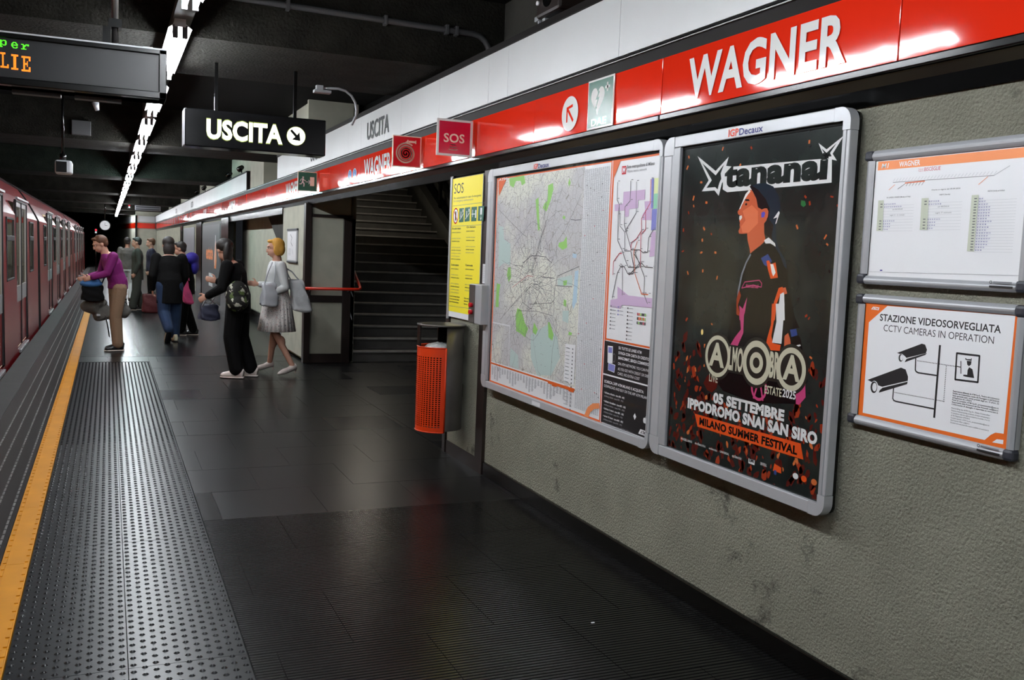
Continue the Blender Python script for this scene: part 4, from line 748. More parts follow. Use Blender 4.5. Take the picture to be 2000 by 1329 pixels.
# ---- SOS notice on the wall end + call box
A_ = ART['s']; oy, oz = 7.118, 2.179
t = thing('emergency_notice', 'tall yellow SOS notice with green pictograms on the wall end above the bin', 'notice', (2.49, 6.8, 1.1))
bm = MB(); pts = [(7.118, 2.179), (6.445, 2.176), (6.445, 1.10), (7.10, 1.10)]
v = [bm.verts.new((x, y, z)) for x in (2.492, 2.496) for y, z in pts]
for f in ((0,1,2,3), (4,7,6,5), (0,4,5,1), (1,5,6,2), (2,6,7,3), (3,7,4,0)): bm.faces.new([v[i] for i in f])
bmesh.ops.recalc_face_normals(bm, faces=bm.faces[:]); finish('sheet', bm, 'paper_white', t)
bm = MB(); box(bm, 2.485, 2.51, 7.10, 7.135, 1.08, 2.19); finish('edge_strip', bm, 'alu', t)
p = Print((2.4918, oy, oz), (0, -1, 0), (0, 0, -1), (-1, 0, 0))
p.rect(0, 0, 672, 1036, 'sign_yellow')
def tx(k, s, m, bold=0, d=A_): a, b, c = d[k]; p.text(s, a[0], b[0], (a[1]+b[1])/2, abs(a[1]-c[1]), m, bold)
tx('sos', 'SOS', 'ink'); tx('t1', 'Per comunicazioni in caso di emergenza', 'ink', .01); tx('t2', 'For emergency communication', 'ink_grey')
for k in ('l1', 'l2', 'l3'): p.line(A_[k], 3, 'ink_grey')
(a, b) = A_['circ']; p.disc(a[0], a[1], 58, 'sign_red', 62); p.disc(a[0], a[1], 48, 'paper_white', 52); p.rect(a[0]-14, a[1]-35, a[0]+14, a[1]+35, 'ink'); p.line([(a[0]-36, a[1]-36), (a[0]+36, a[1]+36)], 9, 'sign_red')
for i, k in enumerate(('q1', 'q2', 'q3', 'q4')):
    q = A_[k]; p.poly(q, 'sign_green'); u0, u1 = q[0][0], q[1][0]; v0, v1 = q[0][1], q[2][1]; um = (u0+u1)/2; vm = (v0+v1)/2
    if i < 2:
        p.line([(u0+18, v1-18), (um+5, vm+12), (u1-10, v0+40)], 7, 'paper_white'); p.disc(um-12, v0+32, 8, 'paper_white'); p.line([(um-12, v0+42), (um-16, vm+14)], 14, 'paper_white'); p.rect(u1-30, v0+10, u1-12, v0+34, 'paper_white')
    elif i == 2: p.rect(u1-36, v0+24, u1-12, v1-24, 'paper_white'); p.line([(u0+12, vm), (u1-42, vm)], 7, 'paper_white'); p.disc(u0+28, vm-26, 7, 'paper_white'); p.line([(u0+28, vm-18), (u0+28, vm+20)], 10, 'paper_white')
    else: p.rect(um-18, v0+12, um+18, vm+8, 'paper_white'); p.line([(um, vm+14), (um, v1-10)], 6, 'paper_white'); p.line([(um-12, v1-24), (um, v1-8), (um+12, v1-24)], 6, 'paper_white')
tx('c1', 'Da quale numero', 'ink', .02) if False else None
for ku, ke, hd in (('c1', 'c1e', 'Da quale mezzo'), ('c2', 'c2e', 'Chi chiamare'), ('c1b', 'c1f', 'Da altre stazioni'), ('c2b', 'c2f', 'Il personale')):
    a, b = A_[ku]; e = A_[ke][0]; wd = b[0]-a[0]; p.text(hd, a[0], b[0], a[1], 13, 'ink', .03); y = a[1]+28; i = 0
    while y < e[1]:
        if i not in (1, 4): 
            bd = i % 3 == 0; p.text(['premere il pulsante e', 'parlare con operatore', 'attendere istruzioni', 'mantenere la calma'][i % 4], a[0], a[0]+wd*(.9+.35*random.random()), y, 9, 'ink' if bd else 'ink_grey', .02 if bd else 0)
        y += 23; i += 1
a, b = A_['c3']
for j in range(3): p.text('In caso di emergenza chiamare', a[0], a[0]+230-10*j, a[1]+22*j-20, 11, 'ink', .02); p.text('Numero verde', a[0]+330, a[0]+430-12*j, a[1]+22*j-20, 11, 'ink', .02)
p.done('print', t)
t = thing('call_box', 'grey emergency call box with two red buttons overlapping the yellow notice', 'call box', (2.45, 6.3, 1.1))
bm = MB(); box(bm, 2.40, 2.498, 6.16, 6.40, 1.105, 1.385); finish('box_body', bm, 'alu', t, bevel=.004)
# its side face looks towards the camera-left; plate on the front
bm = MB(); box(bm, 2.396, 2.4, 6.285, 6.395, 1.11, 1.38); finish('front_plate', bm, 'steel', t)
for z in (1.235, 1.185):
    bm = MB(); cyl(bm, (2.372, 6.325, z), (2.397, 6.325, z), .016, 14); finish('button', bm, 'sign_red', t)
    bm = MB(); box(bm, 2.3945, 2.3965, 6.34, 6.385, z-.017, z+.017); finish('button_label', bm, 'rail_red' if z > 1.2 else 'paper', t)
bm = MB(); box(bm, 2.496, 2.5, 6.31, 6.40, 1.39, 1.53); l = finish('small_label', bm, 'paper', None); tag(l, 'small white printed label stuck above the grey call box', 'label')
p = wall_print(6.40, 1.53, 2.4955)
for c in range(3):
    for j in range(9): p.text('SOS 0246', 12+c*24, 30+c*24, 20+j*13, 6, 'ink_grey')
p.done('print', l)
# ---- poster frames
def light_frame(name, label, y0, y1, z0, z1, iy0, iy1, iz0, iz1, xf):
    """y0>y1: outer left / right, iy inner opening"""
    t = thing(name, label, 'poster frame', (WALLX, (y0+y1)/2, z0))
    bm = MB(); box(bm, xf+.03, WALLX, y1+.01, y0-.01, z0+.01, z1-.01); finish('back_box', bm, 'black_metal', t, bevel=.03)
    r = .055; seg = 8; outer = []
    for cyy, czz, a in ((y0-r, z1-r, 0), (y1+r, z1-r, 90), (y1+r, z0+r, 180), (y0-r, z0+r, 270)):
        for k in range(seg+1):
            th = math.radians(a+90*k/seg); outer.append((cyy+r*math.cos(th) if a in (0,) else cyy+r*math.cos(th), czz+r*math.sin(th)))
    # four mitred-look profiles: rails with rounded corner pieces
    cs = .085
    def profile_bar(nm, ya, yb, za, zb, m='alu_light'):
        bm = MB(); box(bm, xf, xf+.04, min(ya, yb), max(ya, yb), za, zb); finish(nm, bm, m, t, bevel=.004)
    profile_bar('top_rail', y0-cs, y1+cs, iz1, z1); profile_bar('bottom_rail', y0-cs, y1+cs, z0, iz0)
    for nm, oy_, iy in (('side_rail', y0, iy0), ('side_rail', y1, iy1)):
        s = 1 if iy < oy_ else -1; mid = oy_-s*abs(oy_-iy)*.52
        profile_bar(nm, oy_, mid+s*.003, z0+cs, z1-cs); profile_bar('inner_side_rail', mid, iy, z0+cs*.6, z1-cs*.6, 'alu')
    for sy, oy_, iy in ((-1, y0, iy0), (1, y1, iy1)):
        for sz, oz_, iz in ((-1, z1, iz1), (1, z0, iz0)):
            bm = MB(); pts = [(oy_+sy*cs, oz_), (oy_+sy*cs, iz), (iy, iz), (iy, oz_+sz*cs), (oy_, oz_+sz*cs)] if abs(iy-oy_) < cs else [(oy_+sy*cs, oz_), (oy_+sy*cs, oz_+sz*cs), (oy_, oz_+sz*cs)]
            ac = [(oy_+sy*r-sy*r*math.cos(q), oz_+sz*r-sz*r*math.sin(q)) for q in [math.pi/2*k/8 for k in range(9)]]
            pts = pts+ac
            f_ = [bm.verts.new((xf-.001, a, b)) for a, b in pts]; g_ = [bm.verts.new((xf+.04, a, b)) for a, b in pts]
            bm.faces.new(f_); bm.faces.new(g_[::-1])
            for k in range(len(pts)): bm.faces.new((f_[k], f_[(k+1) % len(pts)], g_[(k+1) % len(pts)], g_[k]))
            bmesh.ops.recalc_face_normals(bm, faces=bm.faces[:]); finish('corner', bm, 'alu_light', t)
    bm = MB(); g = .012; box(bm, xf+.015, xf+.035, iy1, iy0, iz1-g, iz1); box(bm, xf+.015, xf+.035, iy0-g*.8, iy0, iz0, iz1); finish('dark_gasket', bm, 'black_gap', t)
    return t
# concert poster
xf = 2.452
t = light_frame('poster_frame', 'silver rounded poster frame holding the dark concert poster', 3.947, 2.706, .666, 2.185, 3.812, 2.745, .716, 2.134, xf)
p = wall_print(3.44, 2.182, xf-.0008); p.text('IGP', 0, 72, 38, 29, 'igp_red', .03); p.text('Decaux', 76, 235, 38, 27, 'igp_blue', .02); p.done('frame_lettering', t)
pt = thing('concert_poster', 'dark concert poster with a singer in a backwards cap seen in profile among confetti', 'poster', (2.47, 3.28, .72))
bm = MB(); box(bm, 2.470, 2.474, 2.742, 3.814, .71, 2.14); finish('sheet', bm, 'concert_night', pt)
A_ = ART['c']; p = Print((2.4702, 3.811, 2.134), (0, -1, 0), (0, 0, -1), (-1, 0, 0))
rnd = random.Random(5)
def blob(u, v, r, m, sq=1.0, n=8):
    t0 = rnd.uniform(-.9, .9); q = [(r*(.55+.8*rnd.random())*.75*math.cos(2*math.pi*k/n), r*sq*(.55+.8*rnd.random())*math.sin(2*math.pi*k/n)) for k in range(n)]
    p.poly([(min(max(u+x*math.cos(t0)-y*math.sin(t0), 3), 1064), min(v+x*math.sin(t0)+y*math.cos(t0), 1412)) for x, y in q], m, False)
p.layer()
for k in range(300):
    v = 880+rnd.random()**.8*540; u = 12+rnd.random()*1040
    if 280 < u < 800 and v < 1120: continue
    blob(u, v, 7+rnd.random()*17, rnd.choice(('p_red', 'p_redlit', 'p_red', 'p_red')), 1.3)
p.layer()
for k in range(80):
    v = 920+rnd.random()**.7*420; u = 12+rnd.random()*1040
    if 300 < u < 760 and v < 1120: continue
    blob(u, v, 4+rnd.random()*8, rnd.choice(('p_redlit', 'p_redlit', 'p_conf')), 1.6)
p.layer()
for k in range(90):
    u, v = 20+rnd.random()*1030, 20+rnd.random()*900
    if 330 < u < 790 and v > 280: continue
    a = rnd.random()*3; L = 8+rnd.random()*9; p.line([(u, v), (u+L*math.cos(a), v+L*math.sin(a))], 6+rnd.random()*5, rnd.choice(('p_conf', 'p_conf', 'p_redlit', 'p_hair')), False)
p.poly(A_['green'], 'p_green')
p.poly(A_['tan_box'], 'p_white'); p.poly(A_['star1'], 'p_white'); p.poly(A_['star2'], 'p_white'); p.poly(A_['star1i'], 'concert_night'); p.poly(A_['star2i'], 'concert_night')
a, b, c = A_['tan_txt']; p.text('tananai', a[0]+8, b[0]-10, (a[1]+b[1])/2-14, 92, 'concert_night', .055)
p.poly(A_['star2b'], 'p_black')
p.poly(A_['body'], 'p_black'); p.poly(A_['body2'], 'p_black'); p.poly(A_['rimL'], 'ink_grey')
for k, m in (('face', 'p_face'), ('cheek', 'p_cheek'), ('hair', 'p_hair'), ('ear', 'p_face'), ('bud', 'p_bud'), ('teeth', 'p_teeth'), ('brow', 'p_hair'), ('rim', 'p_teeth'), ('cap', 'p_cap'), ('capwhite', 'p_white'), ('collar', 'p_white'),
             ('bluesh', 'p_blue'), ('patch', 'p_orange'), ('patchw', 'p_teeth'), ('numO', 'p_orange'), ('numW', 'p_white'), ('numO2', 'p_orange'), ('numW2', 'p_white'), ('arm2', 'p_face'), ('redL', 'p_redlit'), ('pinkL', 'p_pink'), ('pink', 'p_pink'), ('skinarm', 'p_face'), ('blueb', 'p_blue'), ('blueb2', 'p_blue'), ('whiteb', 'p_white'), ('glow', 'p_pink'), ('hand', 'p_red')):
    p.poly(A_[k], m)
q = A_['sleeve']; p.line(q+[q[0]], 4, 'p_pink'); p.text('tananai', q[0][0]+8, q[1][0]-4, q[0][1]+22, 16, 'p_pink', .02)
eyeu, eyev = A_['brow'][3][0], A_['brow'][3][1]; p.disc(eyeu+6, eyev+14, 7, 'p_hair', 5)
a, b = A_['pinkring']; p.disc(a[0], a[1]-5, 52, 'p_pink', ri=40); p.line([(a[0]-30, a[1]+40), (a[0], a[1]-50), (a[0]+30, a[1]+40)], 10, 'p_pink')
for (k, r, ri) in (('ringL', 92, 74), ('ringC', 92, 66), ('ringR', 86, 64)):
    a = A_[k][0]; p.disc(a[0], a[1], r+14, 'p_dcream', n=40)
p.rect(400, 880, 830, 1000, 'p_dcream')
for (k, r, ri) in (('ringL', 92, 74), ('ringC', 92, 66), ('ringR', 86, 64)):
    a = A_[k][0]; p.disc(a[0], a[1], r, 'p_cream', ri=ri, n=40)
a = A_['ringC'][0]; p.disc(a[0], a[1], 44, 'p_cream', ri=22)
a = A_['ringL'][0]; p.text('A', a[0]-62, a[0]+52, a[1]+42, 96, 'p_cream', .035); p.text('LMO', a[0]+84, a[0]+182, a[1]+44, 92, 'p_cream', .035)
a = A_['ringR'][0]; p.text('BR', a[0]-132, a[0]-70, a[1]+44, 96, 'p_cream', .04); p.text('A', a[0]-48, a[0]+54, a[1]+40, 92, 'p_cream', .035)
def tx(k, s, m, bold=0, d=A_, sl=0): a, b, c = d[k]; p.text(s, a[0], b[0], (a[1]+b[1])/2, abs(a[1]-c[1]), m, bold, slant=sl)
tx('t_live', 'LIVE', 'p_cream', .02); tx('t_est', 'ESTATE', 'p_cream', .02); tx('t_25', '2025', 'p_white', .02)
tx('t_set', '05 SETTEMBRE', 'p_white', .055); tx('t_ipp', 'IPPODROMO SNAI SAN SIRO', 'p_white', .055)
p.poly(A_['banner'], 'p_orange'); tx('t_mil', 'MILANO SUMMER FESTIVAL', 'p_black', .045)
for k, s in (('lg1', 'MAGELLANO'), ('lg2', 'eclectic'), ('lg3', 'eclectic'), ('lg4', 'UNIVERSAL'), ('lg5', 'eclectic'), ('lg6', 'UNIVERSAL')): tx(k, s, 'p_white', .01)
a, b, c = A_['lgemi']; p.rect(a[0], c[1], b[0], a[1], 'p_white'); p.text('EMI', a[0]+5, b[0]-5, a[1]-8, 14, 'p_black', .04)
p.poly(A_['lgor'], 'p_orange'); a = A_['lgor'][0]; p.rect(a[0], a[1]+26, a[0]+16, a[1]+44, 'p_blue')
for k, m in (('lg7', 'p_white'), ('lg8', 'p_orange'), ('lg9', 'p_conf')): a, b, c = A_[k]; p.disc((a[0]+b[0])/2, (a[1]+c[1])/2, 16, m, 12)
a = A_['lamp'][0]; p.disc(a[0], a[1], 9, 'p_yel', 13)
p.done('print', pt)
bm = MB(); box(bm, 2.462, 2.464, 2.742, 3.814, .712, 2.137); finish('glazing', bm, 'glass_clear', t)
# map frame
t = light_frame('poster_frame', 'wide silver rounded frame holding the city map and the metro plan', 6.245, 3.962, .664, 2.19, 6.136, 3.992, .712, 2.137, xf)
p = wall_print(5.47, 2.182, xf-.0008); p.text('IGP', 0, 62, 38, 29, 'igp_red', .03); p.text('Decaux', 66, 225, 38, 27, 'igp_blue', .02); p.done('frame_lettering', t)
p = wall_print(5.35, .70, xf-.0008); p.rect(0, 2, 120, 28, 'paper'); p.done('sticker', t)
pt = thing('city_map', 'large street map with street index and metro plan inside the wide silver frame', 'map', (2.47, 5, .72))
bm = MB(); box(bm, 2.470, 2.474, 3.99, 6.14, .71, 2.14); finish('sheet', bm, 'paper', pt)
A_ = ART['m']; p = Print((2.4702, 6.14, 2.136), (0, -1, 0), (0, 0, -1), (-1, 0, 0))
p.rect(18, 10, 1668, 1426, 'orange_dk'); p.rect(36, 20, 1640, 1414, 'paper_white'); p.rect(1668, 0, 2152, 970, 'orange_dk'); p.rect(1676, 22, 2152, 960, 'paper_white'); p.rect(1652, 8, 1658, 1426, 'paper_white')
p.rect(40, 22, 1335, 1278, 'street_map')
for k, m in (('g1', 'map_green'), ('g2', 'map_green'), ('g3', 'map_green'), ('g4', 'map_green'), ('g5', 'map_green'), ('g6', 'map_green'), ('g7', 'map_green'), ('g8', 'map_green'), ('w1', 'map_teal'), ('w2', 'map_blue'), ('w3', 'map_teal'), ('w4', 'map_blue'), ('w5', 'map_teal'), ('w6', 'map_teal'), ('w7', 'map_blue'), ('w8', 'map_teal'), ('g9', 'map_green'), ('g10', 'map_green'), ('g11', 'map_green'), ('g12', 'map_green'), ('g13', 'map_green'), ('g14', 'map_green')): p.poly(A_[k], m)
for i in range(1, 17):
    k = 'r%d' % i
    if k in A_: p.line(A_[k], 4 if i in (2, 3, 5, 8, 9) else 2.6, 'line_red' if i == 6 else 'line_grey')
rnd = random.Random(3); cu, cv = 640, 700
for k in range(46):
    a = rnd.random()*6.28; r = 60; q = [(cu+r*math.cos(a), cv+r*math.sin(a))]
    for j in range(rnd.randint(3, 9)):
        a += rnd.uniform(-.35, .35); r2 = 45+rnd.random()*50; q.append((q[-1][0]+r2*math.cos(a), q[-1][1]+r2*math.sin(a)*1.1))
    q = [(min(max(x, 45), 1330), min(max(y, 30), 1270)) for x, y in q]; p.line(q, 1.8, 'ink_grey')
for r, m in ((70, 'ink_grey'), (150, 'line_grey'), (330, 'ink_grey')): p.line([(cu+r*math.cos(a/4)*(1+.08*math.sin(a)), cv+r*1.1*math.sin(a/4)*(1+.06*math.cos(1.3*a))) for a in range(26)], 2.4, m)
p.layer()
for k in range(420):
    a = rnd.gauss(cu, 280); b = rnd.gauss(cv, 300)
    if 50 < a < 1320 and 40 < b < 1260: p.rect(a, b, a+rnd.uniform(4, 12), b+3, 'ink_grey', False)
q = A_['inset']; p.rect(38, q[0][1], q[1][0], 1278, 'paper'); p.rect(38, q[0][1]+8, q[1][0]-8, 1278, 'street_map'); p.line([(60, q[0][1]+150), (110, q[0][1]+260), (180, q[0][1]+330), (240, q[0][1]+180)], 4, 'line_grey')
q = A_['leg']; p.poly(q, 'paper_white')
for j in range(18): p.rect(q[0][0]+8, q[0][1]+20+j*22, q[0][0]+60, q[0][1]+24+j*22, 'ink_lt', False); p.rect(q[0][0]+90, q[0][1]+18+j*22, q[0][0]+104, q[0][1]+26+j*22, 'line_grey', False)
p.poly(A_['tri'], 'orange_dk'); q = A_['tri']; p.text('ATM', q[0][0]+10, q[1][0]-10, q[0][1]+24, 16, 'paper_white', .02, slant=.3)
p.rect(36, 1286, 1335, 1296, 'orange_dk')
# street index columns
u = 1345
for c in range(13):
    p.layer(); v = 40
    while v < 1392: 
        wv = 9+rnd.random()*9; p.rect(u+c*22.5, v, u+c*22.5+wv, v+3.2, 'ink_lt', False); v += 6
    for j in range(2): vv = 60+rnd.random()*1250; p.rect(u+c*22.5, vv, u+c*22.5+12, vv+5, rnd.choice(('line_red', 'line_grey')), False)
for c in range(28):
    v = 1306
    while v < 1370+30*math.sin(c): p.rect(60+c*45, v, 80+c*45+rnd.random()*14, v+3.2, 'ink_lt', False); v += 6
p.poly(A_['arc'], 'orange_hd'); p.rect(975, 1286, 1325, 1304, 'orange_dk'); p.poly(A_['orb'], 'orange_dk'); p.poly(A_['orb2'], 'orange_dk')
# metro plan
p.poly(A_['M'], 'metro_red'); q = A_['M']; p.text('M', q[0][0]+8, q[1][0]-8, q[2][1]-9, 26, 'paper_white', .03)
a, b, c = A_['mt1']; p.text('Rete metropolitana di Milano', a[0], b[0], (a[1]+b[1])/2, 16, 'line_grey', .015)
a, b, c = A_['mt2']; p.text('Milano metro network', a[0], b[0], (a[1]+b[1])/2, 13, 'ink_grey')
p.poly([(1676, 22), (1742, 22), (1676, 110)], 'orange_dk')
for k, m in (('pink1', 'lilac'), ('pink2', 'lilac'), ('pinkb', 'lilac'), ('yel', 'map_yel'), ('grn', 'map_grn2'), ('blu', 'map_violet'), ('blu2', 'map_violet'), ('lv', 'lilac')): p.poly(A_[k], m)
for i in range(1, 13): p.line(A_['a%d' % i], 4.5, ['line_grey', 'line_grey', 'ink_grey', 'line_red', 'ink_grey', 'line_red', 'ink', 'ink', 'line_grey', 'orange_dk', 'line_red', 'line_grey'][i-1])
for i in range(1, 13):
    for a, b in A_['a%d' % i]: p.rect(a+6, b-8, a+26, b-5, 'ink_grey', False)
for c, (u, n) in enumerate(((1712, 7), (1790, 3), (1890, 9), (1990, 3))):
    for j in range(n):
        if c == 3: 
            for q in range(6): p.rect(u+q*15, 800+j*22, u+q*15+9, 814+j*22, rnd.choice(('orange_dk', 'line_red', 'map_green', 'ink')), False)
        else: p.rect(u, 780+j*20, u+10, 788+j*20, ('line_grey', 'map_violet', 'ink')[c], False); p.rect(u+16, 782+j*20, u+58, 785+j*20, 'ink_lt', False)
# black ticket panel
p.rect(1666, 974, 2153, 1418, 'ink'); p.rect(1666, 1151, 2153, 1159, 'paper_white')
for k, s, m, bd in (('t1', 'SU TUTTE LE LINEE ATM', 'paper_white', .02), ('t2', 'SI PAGA CON CARTA DI CREDITO O', 'paper_white', .02), ('t3', 'BANCOMAT, SENZA COMMISSIONI', 'paper_white', .02), ('t4', 'ON ATM NETWORK YOU CAN PAY', 'paper_white', 0), ('t5', 'AS YOU GO WITH CREDIT OR DEBIT', 'paper_white', 0), ('t6', 'CARD, NO EXTRA COST', 'paper_white', 0), ('t7', "SCARICA L'APP ATM MILANO E ACQUISTA:", 'paper_white', .02), ('t8', 'DOWNLOAD AND BUY ON THE APP ATM MILANO', 'paper_white', 0)):
    a, b, c = A_[k]; p.text(s, a[0], min(b[0], 2148), (a[1]+b[1])/2, 14, m, bd)
for i, s in enumerate(('\u2022 biglietto ordinario - zone Mi1 - Mi3', '\u2022 biglietto giornaliero - zone Mi1 - Mi3', '\u2022 biglietto 3 giorni - zone Mi1 - Mi3', '\u2022 carnet 10 viaggi - zone Mi1 - Mi3')):
    a, b = A_['l%d' % (i+1)]
    p.text(s, a[0], b[0], a[1]+4, 10, 'paper_white', .02); p.text('ordinary ticket - zone Mi1 - Mi3', a[0]+5, b[0]-10, a[1]+22, 9, 'ink_lt')
q = A_['phone']; p.poly(q, 'paper_white'); p.poly(A_['phs'], 'map_violet'); p.poly(A_['card'], 'map_violet'); q = A_['card']; p.line(q+[q[0]], 3, 'paper_white'); a = A_['phone'][1]; p.disc(a[0]+18, a[1]+60, 14, 'ink_grey', 24, ri=12)
a = A_['and1'][0]; p.poly([(a[0], a[1]-16), (a[0]+14, a[1]), (a[0], a[1]+18), (a[0]-14, a[1])], 'paper_white')
a = A_['app'][0]; p.disc(a[0]-5, a[1]+2, 11, 'paper_white', 14); p.disc(a[0]+5, a[1]+2, 11, 'paper_white', 14); p.disc(a[0]+16, a[1], 6, 'ink'); p.poly([(a[0], a[1]-12), (a[0]+8, a[1]-22), (a[0]+3, a[1]-10)], 'paper_white')
p.poly([(2062, 1408), (2080, 1382), (2142, 1382), (2124, 1408)], 'paper_white'); p.text('ATM', 2080, 2124, 1403, 15, 'ink', .03, slant=.4)
a, b = A_['sub']; p.text('www.atm.it - app ATM Milano', a[0], b[0], a[1]+12, 8, 'ink_lt')
p.done('print', pt)
bm = MB(); box(bm, 2.462, 2.464, 3.992, 6.138, .712, 2.137); finish('glazing', bm, 'glass_clear', t)
# snap frames: timetable and camera notice
def snap_frame(label, y0, y1, z0, z1, iy0, iy1, iz0, iz1, brand):
    t = thing('notice_frame', label, 'frame', (WALLX, (y0+y1)/2, z0)); xf = 2.500
    bm = MB(); box(bm, xf+.006, WALLX, y1+.01, y0-.01, z0+.006, z1-.006); finish('backing', bm, 'black_metal', t)
    cr = .036
    for nm, a, b, c, d in (('top_rail', y1+cr, y0-cr, iz1, z1), ('bottom_rail', y1+cr, y0-cr, z0, iz0), ('side_rail', iy0, y0-.004, z0+cr, z1-cr), ('side_rail', y1+.004, iy1, z0+cr, z1-cr)):
        bm = MB(); horizontal = nm in ('top_rail', 'bottom_rail')
        # convex snap profile
        n = 6; A = []
        for e in (0, 1):
            row = []
            for k in range(n+1):
                s = k/n; bul = .012*math.sin(math.pi*min(1, s*.9+.1))
                row.append(bm.verts.new((xf-bul+.003, (a if e == 0 else b), c+(d-c)*s) if horizontal else (xf-bul+.003, a+(b-a)*s, (c if e == 0 else d))))
            A.append(row)
        for k in range(n): bm.faces.new((A[0][k], A[1][k], A[1][k+1], A[0][k+1]))
        box(bm, xf+.0035, WALLX-.002, a, b, c, d)
        bmesh.ops.recalc_face_normals(bm, faces=bm.faces[:]); finish(nm, bm, 'alu', t)
    for oy_, sy in ((y0, -1), (y1, 1)):
        for oz_, sz in ((z1, -1), (z0, 1)):
            bm = MB(); a, b = sorted((oy_, oy_+sy*(cr+.001))); c, d = sorted((oz_, oz_+sz*(cr+.001))); box(bm, xf-.012, WALLX-.001, a, b, c, d); finish('corner_cap', bm, 'corner_plastic', t, bevel=.01)
    if brand:
        p = wall_print(y1+.13, z0+.03, xf-.011); p.disc(10, 2, 5, 'ink', ri=3); p.rect(18, -1, 84, 4, 'ink_grey'); p.rect(5, 12, 88, 18, 'ink'); p.done('maker_plate', t)
    return t
t = snap_frame('silver snap frame with dark corners holding the train timetable', 2.667, 1.975, 1.548, 2.020, 2.622, 2.012, 1.578, 1.984, True)
pt = thing('timetable', 'white train timetable sheet with an orange WAGNER heading', 'timetable', (2.505, 2.3, 1.58))
bm = MB(); box(bm, 2.5035, 2.5055, 2.008, 2.626, 1.576, 1.988); finish('sheet', bm, 'paper_white', pt)
A_ = ART['t']; p = Print((2.5034, 2.615, 1.984), (0, -1, 0), (0, 0, -1), (-1, 0, 0))
q = A_['head']; p.rect(3, 4, 600, 34, 'orange_hd')
a, b, c = A_['m1']; p.rect(a[0]-4, c[1]-5, b[0]+2, a[1]+5, 'orange_hd'); p.text('M1', a[0], b[0]-6, a[1], abs(a[1]-c[1]), 'paper_white', .015, slant=.2)
a, b, c = A_['wag']; p.text('WAGNER', a[0], b[0], a[1], abs(a[1]-c[1]), 'paper_white', .02); a, b, c = A_['bis']; p.text('BISCEGLIE', a[0], b[0], a[1], abs(a[1]-c[1]), 'line_red'); a, b, c = A_['bis0']; p.text('Treni per', a[0], b[0], a[1]-5, 4, 'line_red'); p.text('Trains to', a[0], b[0], a[1]+1, 4, 'line_red')
(a, b) = A_['line']; n = 30
p.line([a, b], 1.6, 'ink_grey'); (c, d) = A_['lineO']; p.line([c, d], 4, 'orange_hd'); p.line([c, d], 1.2, 'line_red')
for k in range(n+1):
    s = k/n; u, v = a[0]+(b[0]-a[0])*s, a[1]+(b[1]-a[1])*s; p.line([(u, v-3), (u+9, v-13)], .9, 'ink_lt')
    if 4 < k < 11: p.line([(u, v+5), (u-8, v+15)], 1.6, 'ink_grey')
for k in ('lineR', 'l2', 'l3', 'l4'): p.line(A_[k], 1.6, 'line_grey' if k == 'l4' else ('orange_hd' if k != 'lineR' else 'ink_lt'))
for k in ('bar1', 'bar2', 'bar3'): p.poly(A_[k], 'sage')
def cols(k, ke, rows):
    a, b = A_[k][:2]; e = A_[ke][0]; n = len(rows)
    for j, cnt in enumerate(rows):
        v = a[1]+(e[1]-a[1])*j/max(n-1, 1)
        if cnt: p.rect(a[0]-18, v-3, a[0]-8, v, 'line_grey', False)
        for c in range(cnt): p.text('%02d' % ((7*c+3*j) % 60), a[0]+c*9.2, a[0]+c*9.2+5.6, v+1, 3.6, 'ink_blue', .02, new=False)
        p.rect(a[0]-4, v+4.4, a[0]+135, v+4.9, 'ink_lt', False)
p.layer(); cols('r1', 'r1e', [6, 9, 0, 0, 0, 0, 6, 4, 4, 3]); cols('r2', 'r2e', [5, 6, 0, 0, 0, 0, 6, 4, 4, 3]); cols('r3', 'r3e', [2, 3, 4, 5, 5, 5, 5, 4, 6, 4, 5, 4, 6, 5, 6, 5, 5, 4, 3])
for k, s in (('h1', 'DA LUNEDI A VENERDI (Monday to Friday)'), ('h2', 'SABATO (Saturday)'), ('h3', 'FESTIVO (Sunday and holidays)'), ('sub', 'Orario in vigore dal 09.09.2024')):
    a, b = A_[k]; p.text(s, a[0], b[0], (a[1]+b[1])/2, 4, 'line_grey', .01)
for k, s in (('r1', 'ogni 3 - 5 minuti'), ('r2', 'ogni 7 minuti')): a = A_[k][0]; p.text(s, a[0]+30, a[0]+95, a[1]+40, 4, 'ink_grey'); p.text('per BISCEGLIE', a[0]+40, a[0]+85, a[1]+20, 4, 'ink_grey')
p.line(A_['foot'], 1, 'ink_lt'); p.poly(A_['eu'], 'ink_blue'); p.done('print', pt)
t = snap_frame('silver snap frame with dark corners holding the camera surveillance notice', 2.664, 1.970, 1.040, 1.512, 2.621, 2.004, 1.074, 1.481, True)
pt = thing('surveillance_notice', 'orange-bordered white notice reading STAZIONE VIDEOSORVEGLIATA with black camera drawings', 'notice', (2.505, 2.3, 1.07))
bm = MB(); box(bm, 2.5035, 2.5055, 2.0, 2.625, 1.072, 1.484); finish('sheet', bm, 'orange', pt)
A_ = ART['v']; p = Print((2.5034, 2.619, 1.479), (0, -1, 0), (0, 0, -1), (-1, 0, 0))
p.poly(A_['white'], 'paper_white'); p.poly(A_['curlw'], 'paper_white')
def tx(k, s, m, bold=0, d=A_, sl=0): a, b, c = d[k]; p.text(s, a[0], b[0], (a[1]+b[1])/2, abs(a[1]-c[1]), m, bold, slant=sl)
tx('t1', 'STAZIONE VIDEOSORVEGLIATA', 'ink', .018); tx('t2', 'CCTV CAMERAS IN OPERATION', 'ink', -.004)
for k in ('cam1', 'cam1b', 'cam2', 'cam2b', 'torso', 'head', 'hat'): p.poly(A_[k], 'ink')
